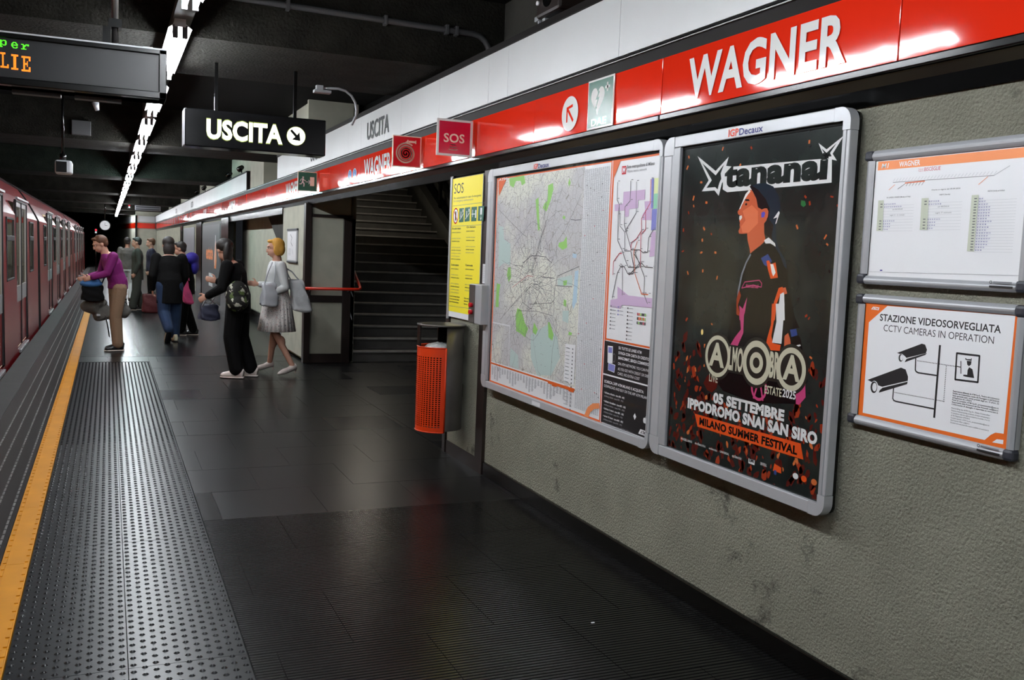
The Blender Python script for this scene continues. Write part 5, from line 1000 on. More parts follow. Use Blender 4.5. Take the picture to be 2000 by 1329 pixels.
for k, r in (('lens1', 10), ('lens2', 16)): a = A_[k][0]; p.disc(a[0]-2, a[1], r*1.15, 'paper_white', r*1.45); p.disc(a[0]-4, a[1], r, 'ink', r*1.3); p.disc(a[0]-1, a[1]-1, r*.66, 'paper_white', r*.95)
p.poly(A_['hat2'], 'paper_white')
for k in ('br1', 'br2'): p.line(A_[k], 5, 'ink')
p.line(A_['pole'], 8, 'ink')
for k in ('d1', 'd2', 'd3'): p.dots(A_[k][0], A_[k][1], 6, 3, 'ink')
q = A_['mon']; p.line(q+[q[0]], 6, 'ink'); p.line(A_['scr'], 3, 'ink'); p.line(A_['scr2'], 3, 'ink')
a, b, c = A_['s1']; e = A_['s1e'][0]
for j, s in enumerate(('Registrazione effettuata da ATM S.p.A., Titolare del trattamento', 'Finalita del trattamento: tutela dei Passeggeri e dell\'Azienda', 'Sono garantiti tutti i diritti previsti dagli art. 15 all\'art. 22', 'del Regolamento UE n. 679/2016', 'Punti di contatto: ATM S.p.A., protezionedati@atm.it', 'Responsabile della Protezione dei Dati Personali: rpd@atm.it', 'L\'informativa di dettaglio e reperibile su www.atm.it')):
    p.text(s, a[0], a[0]+(b[0]-a[0])*(.4 if j == 3 else .93), a[1]+j*(e[1]-a[1])/5.6, 4.6, 'ink', .012)
a, b, c = A_['s2']; e = A_['s2e'][0]
for j, s in enumerate(('Recording by ATM S.p.A., Data Controller', 'Purpose of data processing: protection of assets and passengers', 'In compliance with the rights provided for in articles 15 to 22', 'of EU Regulation 679/2016', 'Contact points: ATM S.p.A., protezionedati@atm.it', 'Data Protection Officer: rpd@atm.it', 'Detailed and extended information available on www.atm.it')):
    p.text(s, a[0], a[0]+(b[0]-a[0])*(.45 if j in (3, 5) else .9), a[1]+j*(e[1]-a[1])/5.6, 4.2, 'line_grey')
q = A_['atm']; p.poly(q, 'paper_white'); p.text('ATM', q[0][0]+5, q[1][0]-4, q[0][1]-1, 6, 'orange', .02, slant=.3)
p.done('print', pt)
# notice on the pillar side and far poster
t = thing('notice_frame', 'narrow silver notice frame on the side of the far pillar by the blonde woman', 'frame', (2.5, 14.1, 1.4))
bm = MB(); box(bm, 2.485, 2.51, 13.74, 14.53, 1.36, 1.855); finish('frame', bm, 'alu', t, bevel=.01)
for z in (1.36, 1.835):
    bm = MB(); box(bm, 2.48, 2.51, 13.73, 14.54, z, z+.03); finish('corner_cap', bm, 'corner_plastic', t, bevel=.006)
bm = MB(); box(bm, 2.482, 2.486, 13.78, 14.48, 1.40, 1.82); finish('sheet', bm, 'paper_white', t)
p = wall_print(14.48, 1.82, 2.4818); p.line([(250, 40), (380, 90), (300, 160), (420, 210)], 14, 'ink_grey'); p.line([(400, 260), (480, 330)], 12, 'ink_lt')
for j in range(6): p.rect(80, 250+j*18, 300, 255+j*18, 'ink_lt', False)
p.done('print', t)
t = thing('far_poster', 'dark framed poster with orange lettering far along the wall beyond the passage', 'poster', (2.5, 26, .1))
bm = MB(); box(bm, 2.47, 2.51, 23.5, 28.4, .12, 2.15); finish('frame', bm, 'fixture_grey', t, bevel=.01)
bm = MB(); box(bm, 2.462, 2.47, 23.7, 28.2, .2, 2.08); finish('sheet', bm, 'ink_grey', t)
p = wall_print(28.2, 2.08, 2.4615); p.rect(0, 0, 4500, 1880, 'line_grey'); p.text('estate', 1100, 2900, 880, 330, 'orange_hd', .04); p.poly([(3200, 900), (3500, 250), (3800, 900), (3700, 1100), (3300, 1100)], 'orange_hd'); p.line([(3400, 1000), (3500, 300)], 120, 'paper')
for v in (1250, 1380, 1500): p.rect(1900, v, 2900, v+90, 'paper', False)
p.done('print', t)
bm = MB(); box(bm, 2.49, 2.52, 31.5, 36, .6, 2.1); tag(finish('wall_panel', bm, 'ink_grey', bevel=.01), 'blurred grey poster panel at the far end of the right wall', 'poster')
# litter on the floor
bm = MB(); box(bm, 1.96, 1.975, 3.55, 3.556, 0, .003); tag(finish('paper_scrap', bm, 'paper_white'), 'tiny white scrap of paper on the dark floor near the wall', 'litter')
# ================= train =================
TX = -1.15
prof = [(-1.15, -.55), (-1.13, .0), (-1.135, .6), (-1.14, 1.2), (-1.15, 1.88), (-1.20, 1.985), (-1.31, 2.19), (-1.45, 2.40), (-1.66, 2.56), (-2.0, 2.68), (-2.5, 2.72)]
pr = prof + [(-5.0-x, z) for x, z in prof[-2::-1]]
CL = 17.4; DC = [3.3+3.6*k for k in range(4)]           # door centres from the car end
def prof_x(z):
    for (xa, za), (xb, zb) in zip(prof, prof[1:]):
        if za <= z <= zb: return xa+(xb-xa)*(z-za)/(zb-za)
    return TX
def make_car(label, yend):
    """yend = far end of the car; mesh in local frame, far end at y=0, near end at -CL"""
    t = thing('train_car', label, 'train', (0, yend, 0))
    # side wall with openings: columns of openings (windows, doors)
    ops = []
    for d in DC: ops.append((-d-.92, -d+.92, .05, 2.075, 'door'))
    for k in range(3): m = -(DC[k]+DC[k+1])/2; ops.append((m-.5, m+.5, 1.03, 1.83, 'win'))
    ops.append((-1.85-.04, -1.85+.76, 1.03, 1.83, 'win')); ops.append((-CL+1.1, -CL+1.9, 1.03, 1.83, 'win'))
    ops.sort()
    def sheet(bm, ya, yb, za, zb, off=0):
        zs = sorted({za, zb} | {z for _, z in prof if za < z < zb})
        for z0, z1 in zip(zs, zs[1:]):
            for o_ in (0, -.03):
                v = [bm.verts.new(q) for q in ((prof_x(z0)+off+o_, ya, z0), (prof_x(z0)+off+o_, yb, z0), (prof_x(z1)+off+o_, yb, z1), (prof_x(z1)+off+o_, ya, z1))]
                f = bm.faces.new(v if o_ == 0 else v[::-1]); f.smooth = False
    bm = MB(); y = -CL; zt = 2.4
    for a, b, z0, z1, kd in ops:
        sheet(bm, y, a, -.55, zt); sheet(bm, a, b, -.55, z0); sheet(bm, a, b, z1, zt); y = b
    sheet(bm, y, 0, -.55, zt)
    local('side_wall', bm, 'train_red', t)
    bm = MB(); rp = [q for q in pr if q[1] >= 2.39]
    A = [bm.verts.new((x, -CL, z)) for x, z in rp]; B = [bm.verts.new((x, 0, z)) for x, z in rp]
    for k in range(len(rp)-1): bm.faces.new((A[k], A[k+1], B[k+1], B[k])).smooth = True
    local('roof', bm, 'train_roof', t)
    for yy in (-CL, -.02):
        bm = MB()
        f_ = [bm.verts.new((x+.001 if x < -2.5 else x-.001, yy, z)) for x, z in pr]; g_ = [bm.verts.new((x+.001 if x < -2.5 else x-.001, yy+.02, z)) for x, z in pr]
        bm.faces.new(f_); bm.faces.new(g_[::-1])
        for k in range(len(pr)): bm.faces.new((f_[k], f_[(k+1) % len(pr)], g_[(k+1) % len(pr)], g_[k]))
        bmesh.ops.recalc_face_normals(bm, faces=bm.faces[:]); local('end_wall', bm, 'train_dark', t)
    bm = MB(); box(bm, -3.86, -1.2, -CL+.05, -.05, -.05, .05); box(bm, -3.87, -3.8, -CL+.05, -.05, .05, 2.4); box(bm, -3.8, -1.45, -CL+.05, -.05, 2.3, 2.36); local('glowing_interior_shell', bm, 'train_inner_glow', t)
    bm = MB(); box(bm, -2.7, -2.3, -CL+.6, -.6, 2.27, 2.3); local('interior_lamp', bm, 'train_lamp', t)
    bm = MB(); box(bm, -3.8, -1.3, -CL+.2, -.2, -.9, -.06); local('underframe', bm, 'train_dark', t)
    for a, b, z0, z1, kd in ops:
        if kd == 'win':
            bm = MB(); x = -1.137; fr = .03
            box(bm, x-.02, x+.006, a, b, z0, z0+fr); box(bm, x-.02, x+.006, a, b, z1-fr, z1); box(bm, x-.02, x+.006, a, a+fr, z0, z1); box(bm, x-.02, x+.006, b-fr, b, z0, z1); box(bm, x-.02, x+.008, a, b, 1.53, 1.60)
            wn = local('window', bm, 'window_rubber', t, bevel=.008)
            bm = MB(); box(bm, x-.012, x-.008, a+fr, b-fr, z0+fr, z1-fr); g = local('pane', bm, 'window_glass', wn)
        else:
            m = (a+b)/2
            for s, (ya, yb) in enumerate(((a+.01, m-.012), (m+.012, b-.01))):
                bm = MB(); x = -1.16
                # leaf: lower red part, silver kick plate above, silver window surround, window
                box(bm, x-.02, x, ya, yb, .06, .68)
                dr = local('door', bm, 'train_red', t)
                bm = MB(); box(bm, x-.02, x+.006, ya, yb, .68, .90); local('kick_plate', bm, 'train_silver', dr)
                bm = MB(); w_ = .05; box(bm, x-.02, x+.004, ya, ya+w_, .9, 2.07); box(bm, x-.02, x+.004, yb-w_, yb, .9, 2.07); box(bm, x-.02, x+.004, ya, yb, 2.0, 2.07); local('door_frame', bm, 'train_silver', dr)
                bm = MB(); box(bm, x-.016, x-.006, ya+w_, yb-w_, .9, 2.0); local('pane', bm, 'window_glass', dr)
            bm = MB(); box(bm, -1.165, -1.145, m-.012, m+.012, .05, 2.07); local('door_seal', bm, 'window_rubber', t)
            bm = MB(); box(bm, -1.17, -1.142, a-.02, b+.02, 2.065, 2.09); box(bm, -1.17, -1.14, a-.02, a+.008, .05, 2.08); box(bm, -1.17, -1.14, b-.008, b+.02, .05, 2.08); local('door_surround', bm, 'window_rubber', t)
            bm = MB(); box(bm, -1.16, -1.105, a+.2, b-.2, -.015, .03); local('door_sill', bm, 'train_silver', t, bevel=.006)
            bm = MB(); box(bm, -1.15, -1.12, a-.05, b+.05, 2.1, 2.125); local('drip_rail', bm, 'train_silver', t)
    return t
c0 = make_car('nearest red metro car standing at the platform edge', 18.68)
dup(c0, (0, 18.68+CL+.6, 0), 'second red metro car beyond the first dark gap')
dup(c0, (0, 18.68+2*(CL+.6), 0), 'farthest red metro car down the platform')
bm = MB(); box(bm, -3.7, -1.4, 18.705, 19.255, -.5, 2.3); tag(finish('gangway', bm, 'train_dark'), 'black gangway bellows between the first and second red cars', 'gangway')
bm = MB(); box(bm, -3.7, -1.4, 36.705, 37.255, -.5, 2.3); tag(finish('gangway', bm, 'train_dark'), 'black gangway bellows between the two farther red cars', 'gangway')
# ================= people =================
def loft(bm, pts, seg=14, ref=Vector((1, 0, 0)), caps=True):
    """pts: list of (pos, ra, rb); ra along ref projected, rb across"""
    rings = []; P = [Vector(q[0]) for q in pts]
    for i, (q, ra, rb) in enumerate(pts):
        t = (P[min(i+1, len(P)-1)]-P[max(i-1, 0)]).normalized(); a = (ref-t*ref.dot(t))
        if a.length < .1: a = Vector((0, 1, 0))-t*t.y
        a.normalize(); b = t.cross(a)
        rings.append([bm.verts.new(Vector(q)+a*ra*math.cos(k*2*math.pi/seg)+b*rb*math.sin(k*2*math.pi/seg)) for k in range(seg)])
    for A, B in zip(rings, rings[1:]):
        for k in range(seg): bm.faces.new((A[k], A[(k+1) % seg], B[(k+1) % seg], B[k]))
    bm.faces.new(rings[0][::-1]); bm.faces.new(rings[-1])
def ball(bm, c, rx, ry, rz, sub=2):
    r = bmesh.ops.create_icosphere(bm, subdivisions=sub, radius=1)
    for v in r['verts']: v.co = Vector((c[0]+v.co.x*rx, c[1]+v.co.y*ry, c[2]+v.co.z*rz))
def limb(bm, J, R, seg=12):
    """joints J with radii R, round ends"""
    pts = []
    for i in range(len(J)-1):
        a, b = Vector(J[i]), Vector(J[i+1])
        for s in (0, .25, .5, .75): pts.append((a.lerp(b, s), R[i]+(R[i+1]-R[i])*s, R[i]+(R[i+1]-R[i])*s))
    pts.append((Vector(J[-1]), R[-1], R[-1])); loft(bm, pts, seg)
    for j, r in zip(J, R): ball(bm, j, r, r, r, 2)
def fuse(name, bm, m, parent, voxel=.009, smooth=2, label=None):
    bmesh.ops.recalc_face_normals(bm, faces=bm.faces[:])
    me = bpy.data.meshes.new(name); bm.to_mesh(me); bm.free(); o = bpy.data.objects.new(name, me); COL.objects.link(o)
    r = o.modifiers.new('r', 'REMESH'); r.mode = 'VOXEL'; r.voxel_size = voxel; r.use_smooth_shade = True
    s = o.modifiers.new('s', 'SMOOTH'); s.factor = .5; s.iterations = smooth
    dg = bpy.context.evaluated_depsgraph_get(); me2 = bpy.data.meshes.new_from_object(o.evaluated_get(dg)); o.modifiers.clear(); o.data = me2; bpy.data.meshes.remove(me)
    me2.materials.clear(); me2.materials.append(MATS[m])
    for p_ in me2.polygons: p_.use_smooth = True
    o.parent = parent
    if label: o['label'] = label
    return o
V = Vector
def hand(bm, wr, d, side, curl=.6, s=1.0):
    """wr wrist, d direction of hand, side unit vector toward thumb"""
    d = V(d).normalized(); side = (V(side)-d*V(side).dot(d)).normalized(); nrm = d.cross(side)
    palm = V(wr)+d*.045*s
    loft(bm, [(V(wr), .024*s, .017*s), (palm, .038*s, .015*s), (V(wr)+d*.085*s, .036*s, .013*s)], 10, side)
    for k, (off, L) in enumerate(((.027, .062), (.009, .072), (-.009, .068), (-.027, .052))):
        a = V(wr)+d*.082*s+side*off*s; m_ = a+(d*math.cos(curl*.5)+nrm*math.sin(curl*.5))*L*.45*s; e = m_+(d*math.cos(curl*1.6)+nrm*math.sin(curl*1.6))*L*.5*s
        limb(bm, [a, m_, e], [.0085*s, .008*s, .007*s], 8)
    a = V(wr)+d*.03*s+side*.03*s; m_ = a+(d*.6+side*.75).normalized()*.035*s; e = m_+(d*.95+side*.2+nrm*.3).normalized()*.03*s
    limb(bm, [a, m_, e], [.0105*s, .0095*s, .008*s], 8)
def head(bm, c, fwd, s=1.0):
    """c head centre; fwd unit; skull, jaw, nose, ears, eye ridge"""
    f = V(fwd).normalized(); u = V((0, 0, 1)); u = (u-f*u.dot(f)).normalized(); r = f.cross(u)
    q = lambda a, b, d_: V(c)+(r*a+f*b+u*d_)*s
    def eb(p_, a, b, d_):
        rr = bmesh.ops.create_icosphere(bm, subdivisions=3, radius=1)
        for v in rr['verts']: v.co = p_+(r*v.co.x*a+f*v.co.y*b+u*v.co.z*d_)*s
    eb(q(0, -.012, .03), .074, .094, .088); eb(q(0, .028, -.045), .056, .062, .062); eb(q(0, .05, -.085), .03, .03, .022)
    eb(q(0, .094, -.018), .013, .018, .026); eb(q(0, .103, -.034), .016, .016, .012)
    eb(q(0, .083, .028), .05, .018, .012); eb(q(0, .088, -.064), .024, .01, .006); eb(q(0, .086, -.074), .022, .01, .006)
    for sgn in (-1, 1): eb(q(sgn*.076, -.005, -.01), .008, .02, .031)
    return q
def face_bits(q, t, s=1.0):
    bm = MB()
    for sg in (-1, 1): p_ = q(sg*.03, .078, .004); ball(bm, p_, .009, .008, .006, 2)
    local('eye', bm, 'eye', t, smooth=True)
    bm = MB()
    for sg in (-1, 1): p_ = q(sg*.03, .087, .004); ball(bm, p_, .0055, .0045, .0055, 2)
    local('iris', bm, 'iris', t, smooth=True)
    bm = MB(); p_ = q(0, .093, -.068); ball(bm, p_, .02, .008, .008, 2); local('lips', bm, 'lips', t, smooth=True)
def shoe(t, ankle_xy, ang, m, kind='sneaker', z=0, pitch=0, size=1.0):
    """local frame of shoe: toe +Y"""
    bm = MB()
    if kind == 'heel':
        loft(bm, [((0, .175, .012), .010, .010), ((0, .15, .02), .030, .020), ((0, .09, .036), .042, .036), ((0, .02, .055), .034, .034), ((0, -.05, .085), .036, .045), ((0, -.088, .09), .026, .042)], 16)
        loft(bm, [((0, -.075, .085), .018, .018), ((0, -.082, .04), .008, .009), ((0, -.084, .0), .007, .008)], 10)
    else:
        loft(bm, [((0, .175, .03), .018, .018), ((0, .15, .036), .040, .030), ((0, .08, .045), .046, .040), ((0, 0, .055), .040, .050), ((0, -.06, .06), .038, .055), ((0, -.085, .055), .026, .045)], 14)
        loft(bm, [((0, -.03, .07), .04, .05), ((0, -.03, .115), .038, .048)], 12)
    rot = Matrix.Translation((ankle_xy[0], ankle_xy[1], z)) @ Matrix.Rotation(ang, 4, 'Z') @ Matrix.Rotation(pitch, 4, 'X') @ Matrix.Scale(size, 4)
    bm.transform(rot); o = fuse('shoe', bm, m, t, .006, 2)
    if kind != 'heel':
        bm = MB(); loft(bm, [((0, -.09, .012), .03, .012), ((0, -.05, .012), .04, .013), ((0, .08, .012), .047, .013), ((0, .15, .012), .04, .012), ((0, .182, .012), .018, .01)], 14)
        bm.transform(rot); fuse('sole', bm, 'shoe_white' if m != 'shoe_cream' else 'shoe_black', o, .006, 1)
    return o
def person(label, loc, rotz, J, cl, hair, hairk='short', female=False, group=None, skin='skin', heels=False, voxel=.009, shoes=None, hfwd=(0, 1, -.1), bare=False, scale=1.0):
    """J joints (local frame, facing +Y): hipL hipR kneeL kneeR ankL ankR pel chest neck head shL shR elL elR wrL wrR"""
    t = thing('person', label, 'person', loc, rotz)
    t.scale = (scale,)*3
    g = lambda k: V(J[k])
    bm = MB(); w_ = .9 if female else 1.0
    # skin body, one continuous surface
    for s in ('L', 'R'):
        limb(bm, [g('hip'+s), g('knee'+s), g('ank'+s)], [.085*w_, .054*w_, .036*w_]); ca = g('knee'+s).lerp(g('ank'+s), .3)
        ball(bm, ca-V((0, .012, 0)), .052*w_, .055*w_, .09)
        limb(bm, [g('ank'+s), g('ank'+s)+V(J['foot'+s])*(.08 if heels else .1)+V((0, 0, -.06 if heels else -.05))], [.032, .022 if heels else .028])
        limb(bm, [g('sh'+s), g('el'+s), g('wr'+s)], [.052*w_, .038*w_, .025*w_]); d = (g('wr'+s)-g('el'+s))
        hand(bm, g('wr'+s), d, V((0, 1, .2)) if abs(d.normalized().y) < .8 else V((0, 0, 1)), .7)
    pel, ch, nk = g('pel'), g('chest'), g('neck')
    loft(bm, [(pel-V((0, 0, .1)), .14*w_, .10), (pel, .16*w_, .11), (pel.lerp(ch, .45), .125*w_, .09), (ch, .155*w_, .105), (ch.lerp(nk, .6), .14*w_, .09), (nk-V((0, 0, .03)), .08, .07)], 18)
    loft(bm, [(nk-V((0, 0, .05)), .06, .06), (nk.lerp(g('head'), .4), .052, .055), (g('head')-V((0, 0, .03)), .05, .055)], 14)
    q = head(bm, g('head'), hfwd); fuse('body', bm, skin, t, voxel, 2); face_bits(q, t)
    # hair
    bm = MB(); f = V(hfwd).normalized()
    if hairk == 'bob':
        for a, b, d_, ra, rb, rd in ((0, -.03, .042, .085, .094, .084), (0, -.055, -.02, .088, .062, .085), (-.066, -.02, -.02, .022, .055, .08), (.066, -.02, -.02, .022, .055, .08), (0, .05, .088, .062, .036, .024)):
            c0_ = q(a, b, d_); ball(bm, c0_, ra, rb, rd, 3)
    elif hairk == 'long':
        for a, b, d_, ra, rb, rd in ((0, -.028, .045, .088, .098, .088), (0, -.07, -.06, .085, .05, .13), (0, .05, .09, .06, .035, .025)): ball(bm, q(a, b, d_), ra, rb, rd, 3)
    else:
        for a, b, d_, ra, rb, rd in ((0, -.026, .042, .084, .096, .085), (0, -.06, -.01, .075, .05, .06), (0, .05, .092, .055, .035, .022)): ball(bm, q(a, b, d_), ra, rb, rd, 3)
    fuse('hair', bm, hair, t, voxel, 1)
    # clothes
    topm, legm = cl['top'], cl.get('legs')
    bm = MB(); hem = cl.get('hem', .05)
    loft(bm, [(pel-V((0, 0, hem)), .185*w_, .135), (pel+V((0, 0, .04)), .178*w_, .13), (pel.lerp(ch, .5), .162*w_, .122), (ch, .182*w_, .13), (ch.lerp(nk, .55), .168*w_, .11), (nk-V((0, 0, .045)), .10, .085), (nk-V((0, 0, .015)), .068, .068)], 22)
    for s in ('L', 'R'):
        a, b, c = g('sh'+s), g('el'+s), g('wr'+s)
        limb(bm, [a, b, b.lerp(c, cl.get('sleeve', .93))], [.072*w_, .057*w_, .044*w_])
    fuse(cl.get('topname', 'jacket'), bm, topm, t, voxel, 2)
    if legm:
        bm = MB()
        for s in ('L', 'R'): limb(bm, [g('hip'+s), g('knee'+s), g('ank'+s)+V((0, 0, .02))], [.108*w_, cl.get('kr', .076), cl.get('ar', .062)])
        loft(bm, [(pel-V((0, 0, .16)), .165*w_, .12), (pel, .172*w_, .122), (pel+V((0, 0, .06)), .16*w_, .115)], 20); fuse('trousers', bm, legm, t, voxel, 2)
    sm = shoes or 'shoe_black'
    for s in ('L', 'R'):
        a = g('ank'+s); fd = V(J['foot'+s]); ang = math.atan2(-fd.x, fd.y); lift = J.get('lift'+s, 0)
        shoe(t, (a.x+fd.x*(.0 if not heels else .04), a.y+fd.y*(.0 if not heels else .04)), ang, sm, 'heel' if heels else 'sneaker', z=a.z-(.095 if heels else .085) if lift == 0 else a.z-.1, pitch=-lift)
    return t, q
def base(**k):
    J = dict(pel=(0, 0, .95), chest=(0, 0, 1.25), neck=(0, 0, 1.42), head=(0, .02, 1.555), hipL=(-.095, 0, .9), hipR=(.095, 0, .9), kneeL=(-.1, .02, .48), kneeR=(.1, .02, .48), ankL=(-.1, 0, .085), ankR=(.1, 0, .085),
             shL=(-.17, 0, 1.36), shR=(.17, 0, 1.36), elL=(-.22, -.03, 1.08), elR=(.22, -.03, 1.08), wrL=(-.2, .06, .86), wrR=(.2, .06, .86), footL=(0, 1, 0), footR=(0, 1, 0))
    J.update(k); return J
PI = math.pi
# 1 blonde woman, facing -X (left), heels; local +Y -> world -X : rotz = +90 deg
J = base(pel=(0, -.01, 1.0), chest=(0, .0, 1.27), neck=(0, .0, 1.43), head=(0, .03, 1.575), hipL=(-.08, 0, .93), hipR=(.08, 0, .93), kneeL=(-.07, .03, .53), kneeR=(.09, .0, .53), ankL=(-.16, -.17, .115), ankR=(.20, .02, .12),
         elL=(-.23, -.04, 1.1), elR=(.21, .0, 1.1), wrL=(-.19, .12, 1.02), wrR=(.15, .2, 1.12), footL=(-.3, 1, 0), footR=(.05, 1, 0))
wt, q = person('blonde woman in pale grey jacket, patterned skirt and white heels holding a large pale bag', (1.93, 11.95, 0), PI/2+.12, J, dict(top='cloth_grey', hem=.02, sleeve=.85), 'hair_blonde', 'bob', True, heels=True, shoes='shoe_white', hfwd=(.15, 1, -.12))
bm = MB(); rings = []; ns = 72
for i, (z, rx, ry) in enumerate(((1.10, .155, .12), (1.02, .175, .135), (.9, .205, .165), (.75, .225, .19), (.55, .25, .225), (.548, .245, .22), (.75, .215, .18), (1.0, .165, .125))):
    am = .0 if i < 1 or i > 6 else .012*min(1, (1.1-z)/.4); rings.append([bm.verts.new(((rx+am*math.sin(24*a))*math.cos(a), (ry+am*math.sin(24*a))*math.sin(a)-.005, z)) for a in [2*PI*k/ns for k in range(ns)]])
for A, B in zip(rings, rings[1:]):
    for k in range(ns): bm.faces.new((A[k], A[(k+1) % ns], B[(k+1) % ns], B[k]))
bmesh.ops.recalc_face_normals(bm, faces=bm.faces[:]); local('skirt', bm, 'floral', wt, smooth=True)
def soft_bag(name, label, m, loc, rotz, wd, dp, h, taper=.12, strap=None, strap_m=None, cat='bag', sag=.03, strapname='strap', tilt=0):
    t = thing(name, label, cat, loc, rotz); bm = MB(); n = 10; rows = []
    for i in range(n+1):
        s = i/n; z = h*s; k = 1-taper*s; dd = dp*(1-.55*s)*(1+.25*math.sin(PI*s)); ring = []
        for a in range(28):
            th = 2*PI*a/28; cx_, cy_ = math.cos(th), math.sin(th); e = .45
            x = math.copysign(abs(cx_)**e, cx_)*wd/2*k; y = math.copysign(abs(cy_)**e, cy_)*dd/2
            x += .008*math.sin(9*s+3*th); y += .010*math.sin(7*s*2+5*th)
            ring.append(bm.verts.new((x+tilt*z, y, z+(.012*math.sin(4*th) if i == n else 0)-(sag*(1-abs(cx_)) if i == 0 else 0)+(sag if i == 0 else 0)*1)))
        rows.append(ring)
    for A, B in zip(rows, rows[1:]):
        for k in range(28): bm.faces.new((A[k], A[(k+1) % 28], B[(k+1) % 28], B[k]))
    bm.faces.new(rows[0][::-1]); bm.faces.new(rows[-1]); o = local('bag_body', bm, m, t, smooth=True)
    if strap:
        for sp in strap:
            bm = MB(); tube(bm, sp, .009, 8); local(strapname, bm, strap_m or m, t, smooth=True)
    return t
# tote behind her (screen right) and handbag in front (screen left)
soft_bag('tote_bag', 'large pale grey plastic tote bag hanging behind the blonde woman', 'bag_grey', (2.235, 11.86, .79), .1, .24, .16, .40, .28, [[(-.15, 0, .38), (-.2, .0, .48), (-.26, .0, .56)], [(-.04, 0, .38), (-.14, .02, .5), (-.26, .03, .57)]], tilt=-.24)
soft_bag('handbag', 'smooth pale grey shoulder bag at the blonde woman\'s front', 'bag_leather', (1.80, 11.72, .86), .25, .22, .13, .29, .3, [[(-.06, 0, .27), (-.02, .0, .42), (.06, .06, .54)], [(.06, 0, .27), (.08, .02, .42), (.1, .08, .54)]])
# 2 man in black with camouflage backpack: seen from behind, facing away-left
J = base(pel=(0, 0, .9), chest=(0, .05, 1.17), neck=(0, .1, 1.32), head=(.0, .17, 1.44), hipL=(-.09, 0, .85), hipR=(.09, 0, .85), kneeL=(-.09, .04, .46), kneeR=(.1, .0, .46), ankL=(-.1, -.02, .085), ankR=(.1, -.12, .085), shL=(-.19, .07, 1.27), shR=(.19, .07, 1.27),
         elL=(-.27, .1, 1.02), elR=(.25, .14, 1.04), wrL=(-.26, .26, .93), wrR=(.16, .3, 1.08))
mt, q = person('person in black coat and trousers with white trainers, seen from behind beside the blonde woman', (1.44, 11.72, 0), PI*.36, J, dict(top='cloth_black', legs='cloth_black', hem=.16, kr=.095, ar=.08), 'hair_dark', 'long', shoes='shoe_white', hfwd=(.9, 1, -.45), scale=1.06)
t = thing('backpack', 'black and white camouflage backpack on the back of the person in black with white trainers', 'backpack', (1.40, 11.50, .82), .35)
bm = MB(); ball(bm, (0, 0, .17), .145, .09, .19, 3); ball(bm, (0, -.06, .1), .11, .06, .09, 3); fuse('pack_body', bm, 'camo', t, .01, 2)
for s in (-1, 1):
    bm = MB(); tube(bm, [(s*.07, .06, .3), (s*.09, .09, .42), (s*.1, .17, .46)], .012, 6); local('strap', bm, 'leather_black', t)
soft_bag('shoulder_bag', 'dark navy shoulder bag with pale strap hanging left of the person with the camouflage backpack', 'navy', (1.10, 11.66, .69), .1, .25, .15, .19, .25, [[(-.09, -.03, .16), (-.06, -.05, .24), (0, -.05, .26), (.06, -.04, .2)], [(.0, 0, .18), (.08, .02, .3), (.18, .05, .46)]], 'ink_lt')
# 3 stooping person in purple top and khaki trousers, at the yellow line facing the train
J = base(pel=(0, -.02, .97), chest=(0, .06, 1.25), neck=(0, .14, 1.41), head=(0, .22, 1.53), hipL=(-.09, -.02, .92), hipR=(.09, -.02, .92), kneeL=(-.06, .03, .49), kneeR=(.09, -.02, .49), ankL=(-.07, .0, .085), ankR=(.1, -.05, .085), shL=(-.18, .09, 1.36), shR=(.18, .09, 1.36),
         elL=(-.2, .18, 1.12), elR=(.22, .16, 1.1), wrL=(-.14, .36, 1.06), wrR=(.14, .36, 1.05))
pt_, q = person('person in purple top and khaki trousers stooping towards the train', (.11, 14.75, 0), PI/2+.25, J, dict(top='purple', legs='khaki', hem=.07, kr=.085, ar=.075, topname='top'), 'hair_brown', 'short', shoes='shoe_black', hfwd=(0, 1, -.45))
t = soft_bag('shoulder_bag', 'black shoulder bag with a bright blue cloth on top, held by the stooping person', 'cloth_black', (-.2, 14.62, .72), .1, .30, .18, .22, .1, [[(.1, 0, .2), (.2, .02, .45), (.3, .06, .66)]], 'leather_black')
bm = MB(); ball(bm, (-.02, 0, .25), .15, .09, .06, 3); ball(bm, (.0, 0, .29), .1, .07, .05, 3); fuse('blue_cloth', bm, 'blue', t, .01, 2)
t = thing('jacket', 'crumpled grey jacket hanging with a strap from the stooping person\'s arm', 'jacket', (-.1, 14.7, .45), 0)
bm = MB()
for c_3, r in (((-.12, -.03, .18), (.14, .07, .10)), ((.02, .0, .10), (.14, .08, .12)), ((-.04, -.02, .24), (.12, .06, .08)), ((.31, .1, .13), (.09, .06, .12)), ((.12, .05, .08), (.1, .06, .08))): ball(bm, c_3, *r, 3)
for v in bm.verts: v.co += V((.014*math.sin(31*v.co.z+9*v.co.x), .01*math.sin(27*v.co.x), .012*math.sin(24*v.co.x+15*v.co.y)))
fuse('jacket_body', bm, 'grey_jacket', t, .01, 1)
bm = MB(); tube(bm, [(.05, -.05, .12), (.09, -.06, -.05), (.12, -.06, -.24)], .009, 6); local('strap', bm, 'leather_black', t)
bm = MB(); box(bm, -.05, .0, -.1, -.085, .06, .09); local('buckle', bm, 'alu_light', t, bevel=.004)
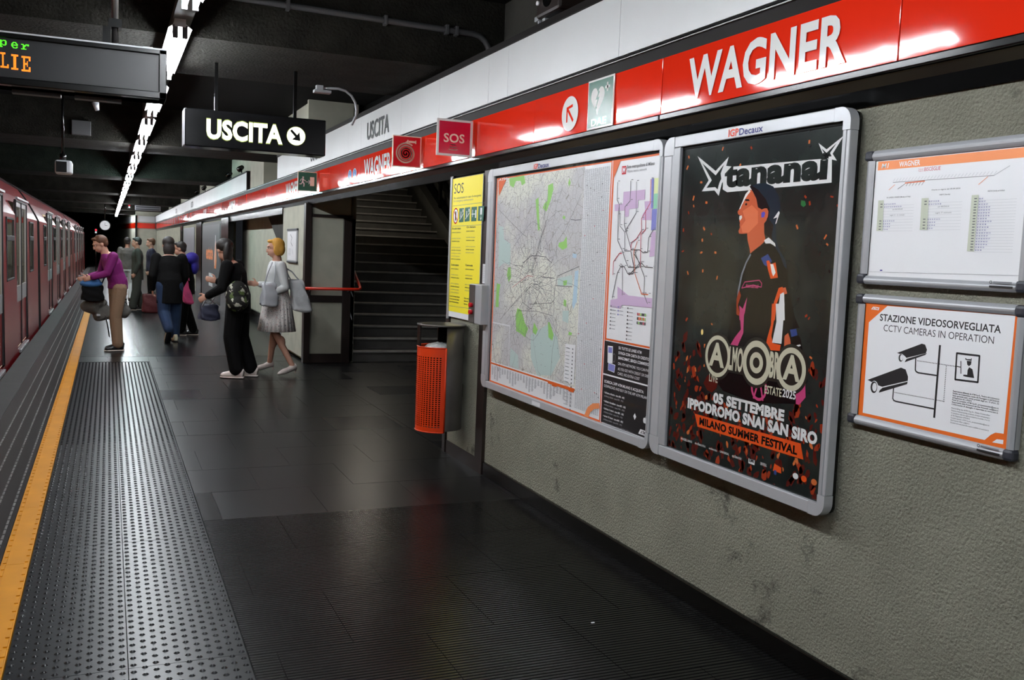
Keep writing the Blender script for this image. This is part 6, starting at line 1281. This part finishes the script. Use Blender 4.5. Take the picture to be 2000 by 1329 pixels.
# 4 person in black coat and blue jeans walking away
J = base(pel=(0, 0, .88), chest=(0, .05, 1.15), neck=(0, .1, 1.3), head=(0, .14, 1.43), hipL=(-.09, 0, .84), hipR=(.09, 0, .84), kneeL=(-.08, -.02, .45), kneeR=(.1, .1, .46), ankL=(-.05, -.22, .2), ankR=(.1, .12, .085), shL=(-.18, .05, 1.25), shR=(.18, .05, 1.25), liftL=.95,
         elL=(-.24, .0, .98), elR=(.24, .08, .98), wrL=(-.22, .1, .78), wrR=(.2, .22, .82))
t4, q = person('person in long black coat and blue jeans walking away on cream trainers', (.9, 15.95, 0), .12, J, dict(top='cloth_black', legs='jeans', hem=.3, kr=.09, ar=.07), 'hair_dark', 'long', shoes='shoe_cream', scale=1.08)
# 5 person behind, with royal blue scarf and pink bag
J = base(pel=(0, 0, .92), chest=(0, .03, 1.2), neck=(0, .06, 1.36), head=(0, .12, 1.49), kneeL=(-.1, .03, .48), kneeR=(.1, .02, .48), shL=(-.18, .03, 1.3), shR=(.18, .03, 1.3), hipL=(-.09, 0, .88), hipR=(.09, 0, .88), ankR=(.11, -.1, .085), ankL=(-.02, .08, .085))
t5, q = person('person in black with a royal blue hood standing beyond the one in jeans', (1.24, 17.1, 0), PI/2-.2, J, dict(top='cloth_black', legs='cloth_black', hem=.2, kr=.085, ar=.075), 'hair_dark', 'short', shoes='shoe_black')
bm = MB(); ball(bm, (0, -.08, 1.33), .17, .12, .11, 3); ball(bm, (.0, -.13, 1.2), .12, .07, .14, 3); fuse('hood', bm, 'royal', t5, .012, 2)
t = soft_bag('pink_bag', 'bright pink bag held by the person in black with the blue hood', 'pink', (1.26, 16.86, .56), .2, .17, .1, .42, .35, [[(0, 0, .4), (0, .03, .46), (0, .1, .5)]], tilt=-.22)
# 6, 7 farther people
J = base(ankL=(-.1, .1, .085), ankR=(.1, -.1, .085))
t6, q = person('distant person in dark olive coat seen between the two nearer groups', (.62, 23.4, 0), PI/2, J, dict(top='olive', legs='olive', hem=.25, kr=.1, ar=.09), 'hair_dark', 'short', shoes='shoe_black', voxel=.016)
t = soft_bag('travel_bag', 'dark red travel bag beside the distant person in olive', 'dark_red', (.9, 22.6, .0), .1, .42, .22, .42, .1, [[(-.1, 0, .4), (0, 0, .55), (.1, 0, .4)]], 'leather_black')
J = base(ankL=(-.1, .16, .085), ankR=(.1, -.14, .085))
t7, q = person('distant person in grey clothes walking beyond the stooping figure', (.46, 26.6, 0), -.2, J, dict(top='grey_jacket', legs='cloth_grey', hem=.1), 'hair_dark', 'short', shoes='shoe_black', voxel=.016)
t8 = person('distant person in dark clothes near the far right wall', (1.0, 25.4, 0), PI/2, base(), dict(top='navy', legs='cloth_black', hem=.1), 'hair_brown', 'short', shoes='shoe_black', voxel=.016)
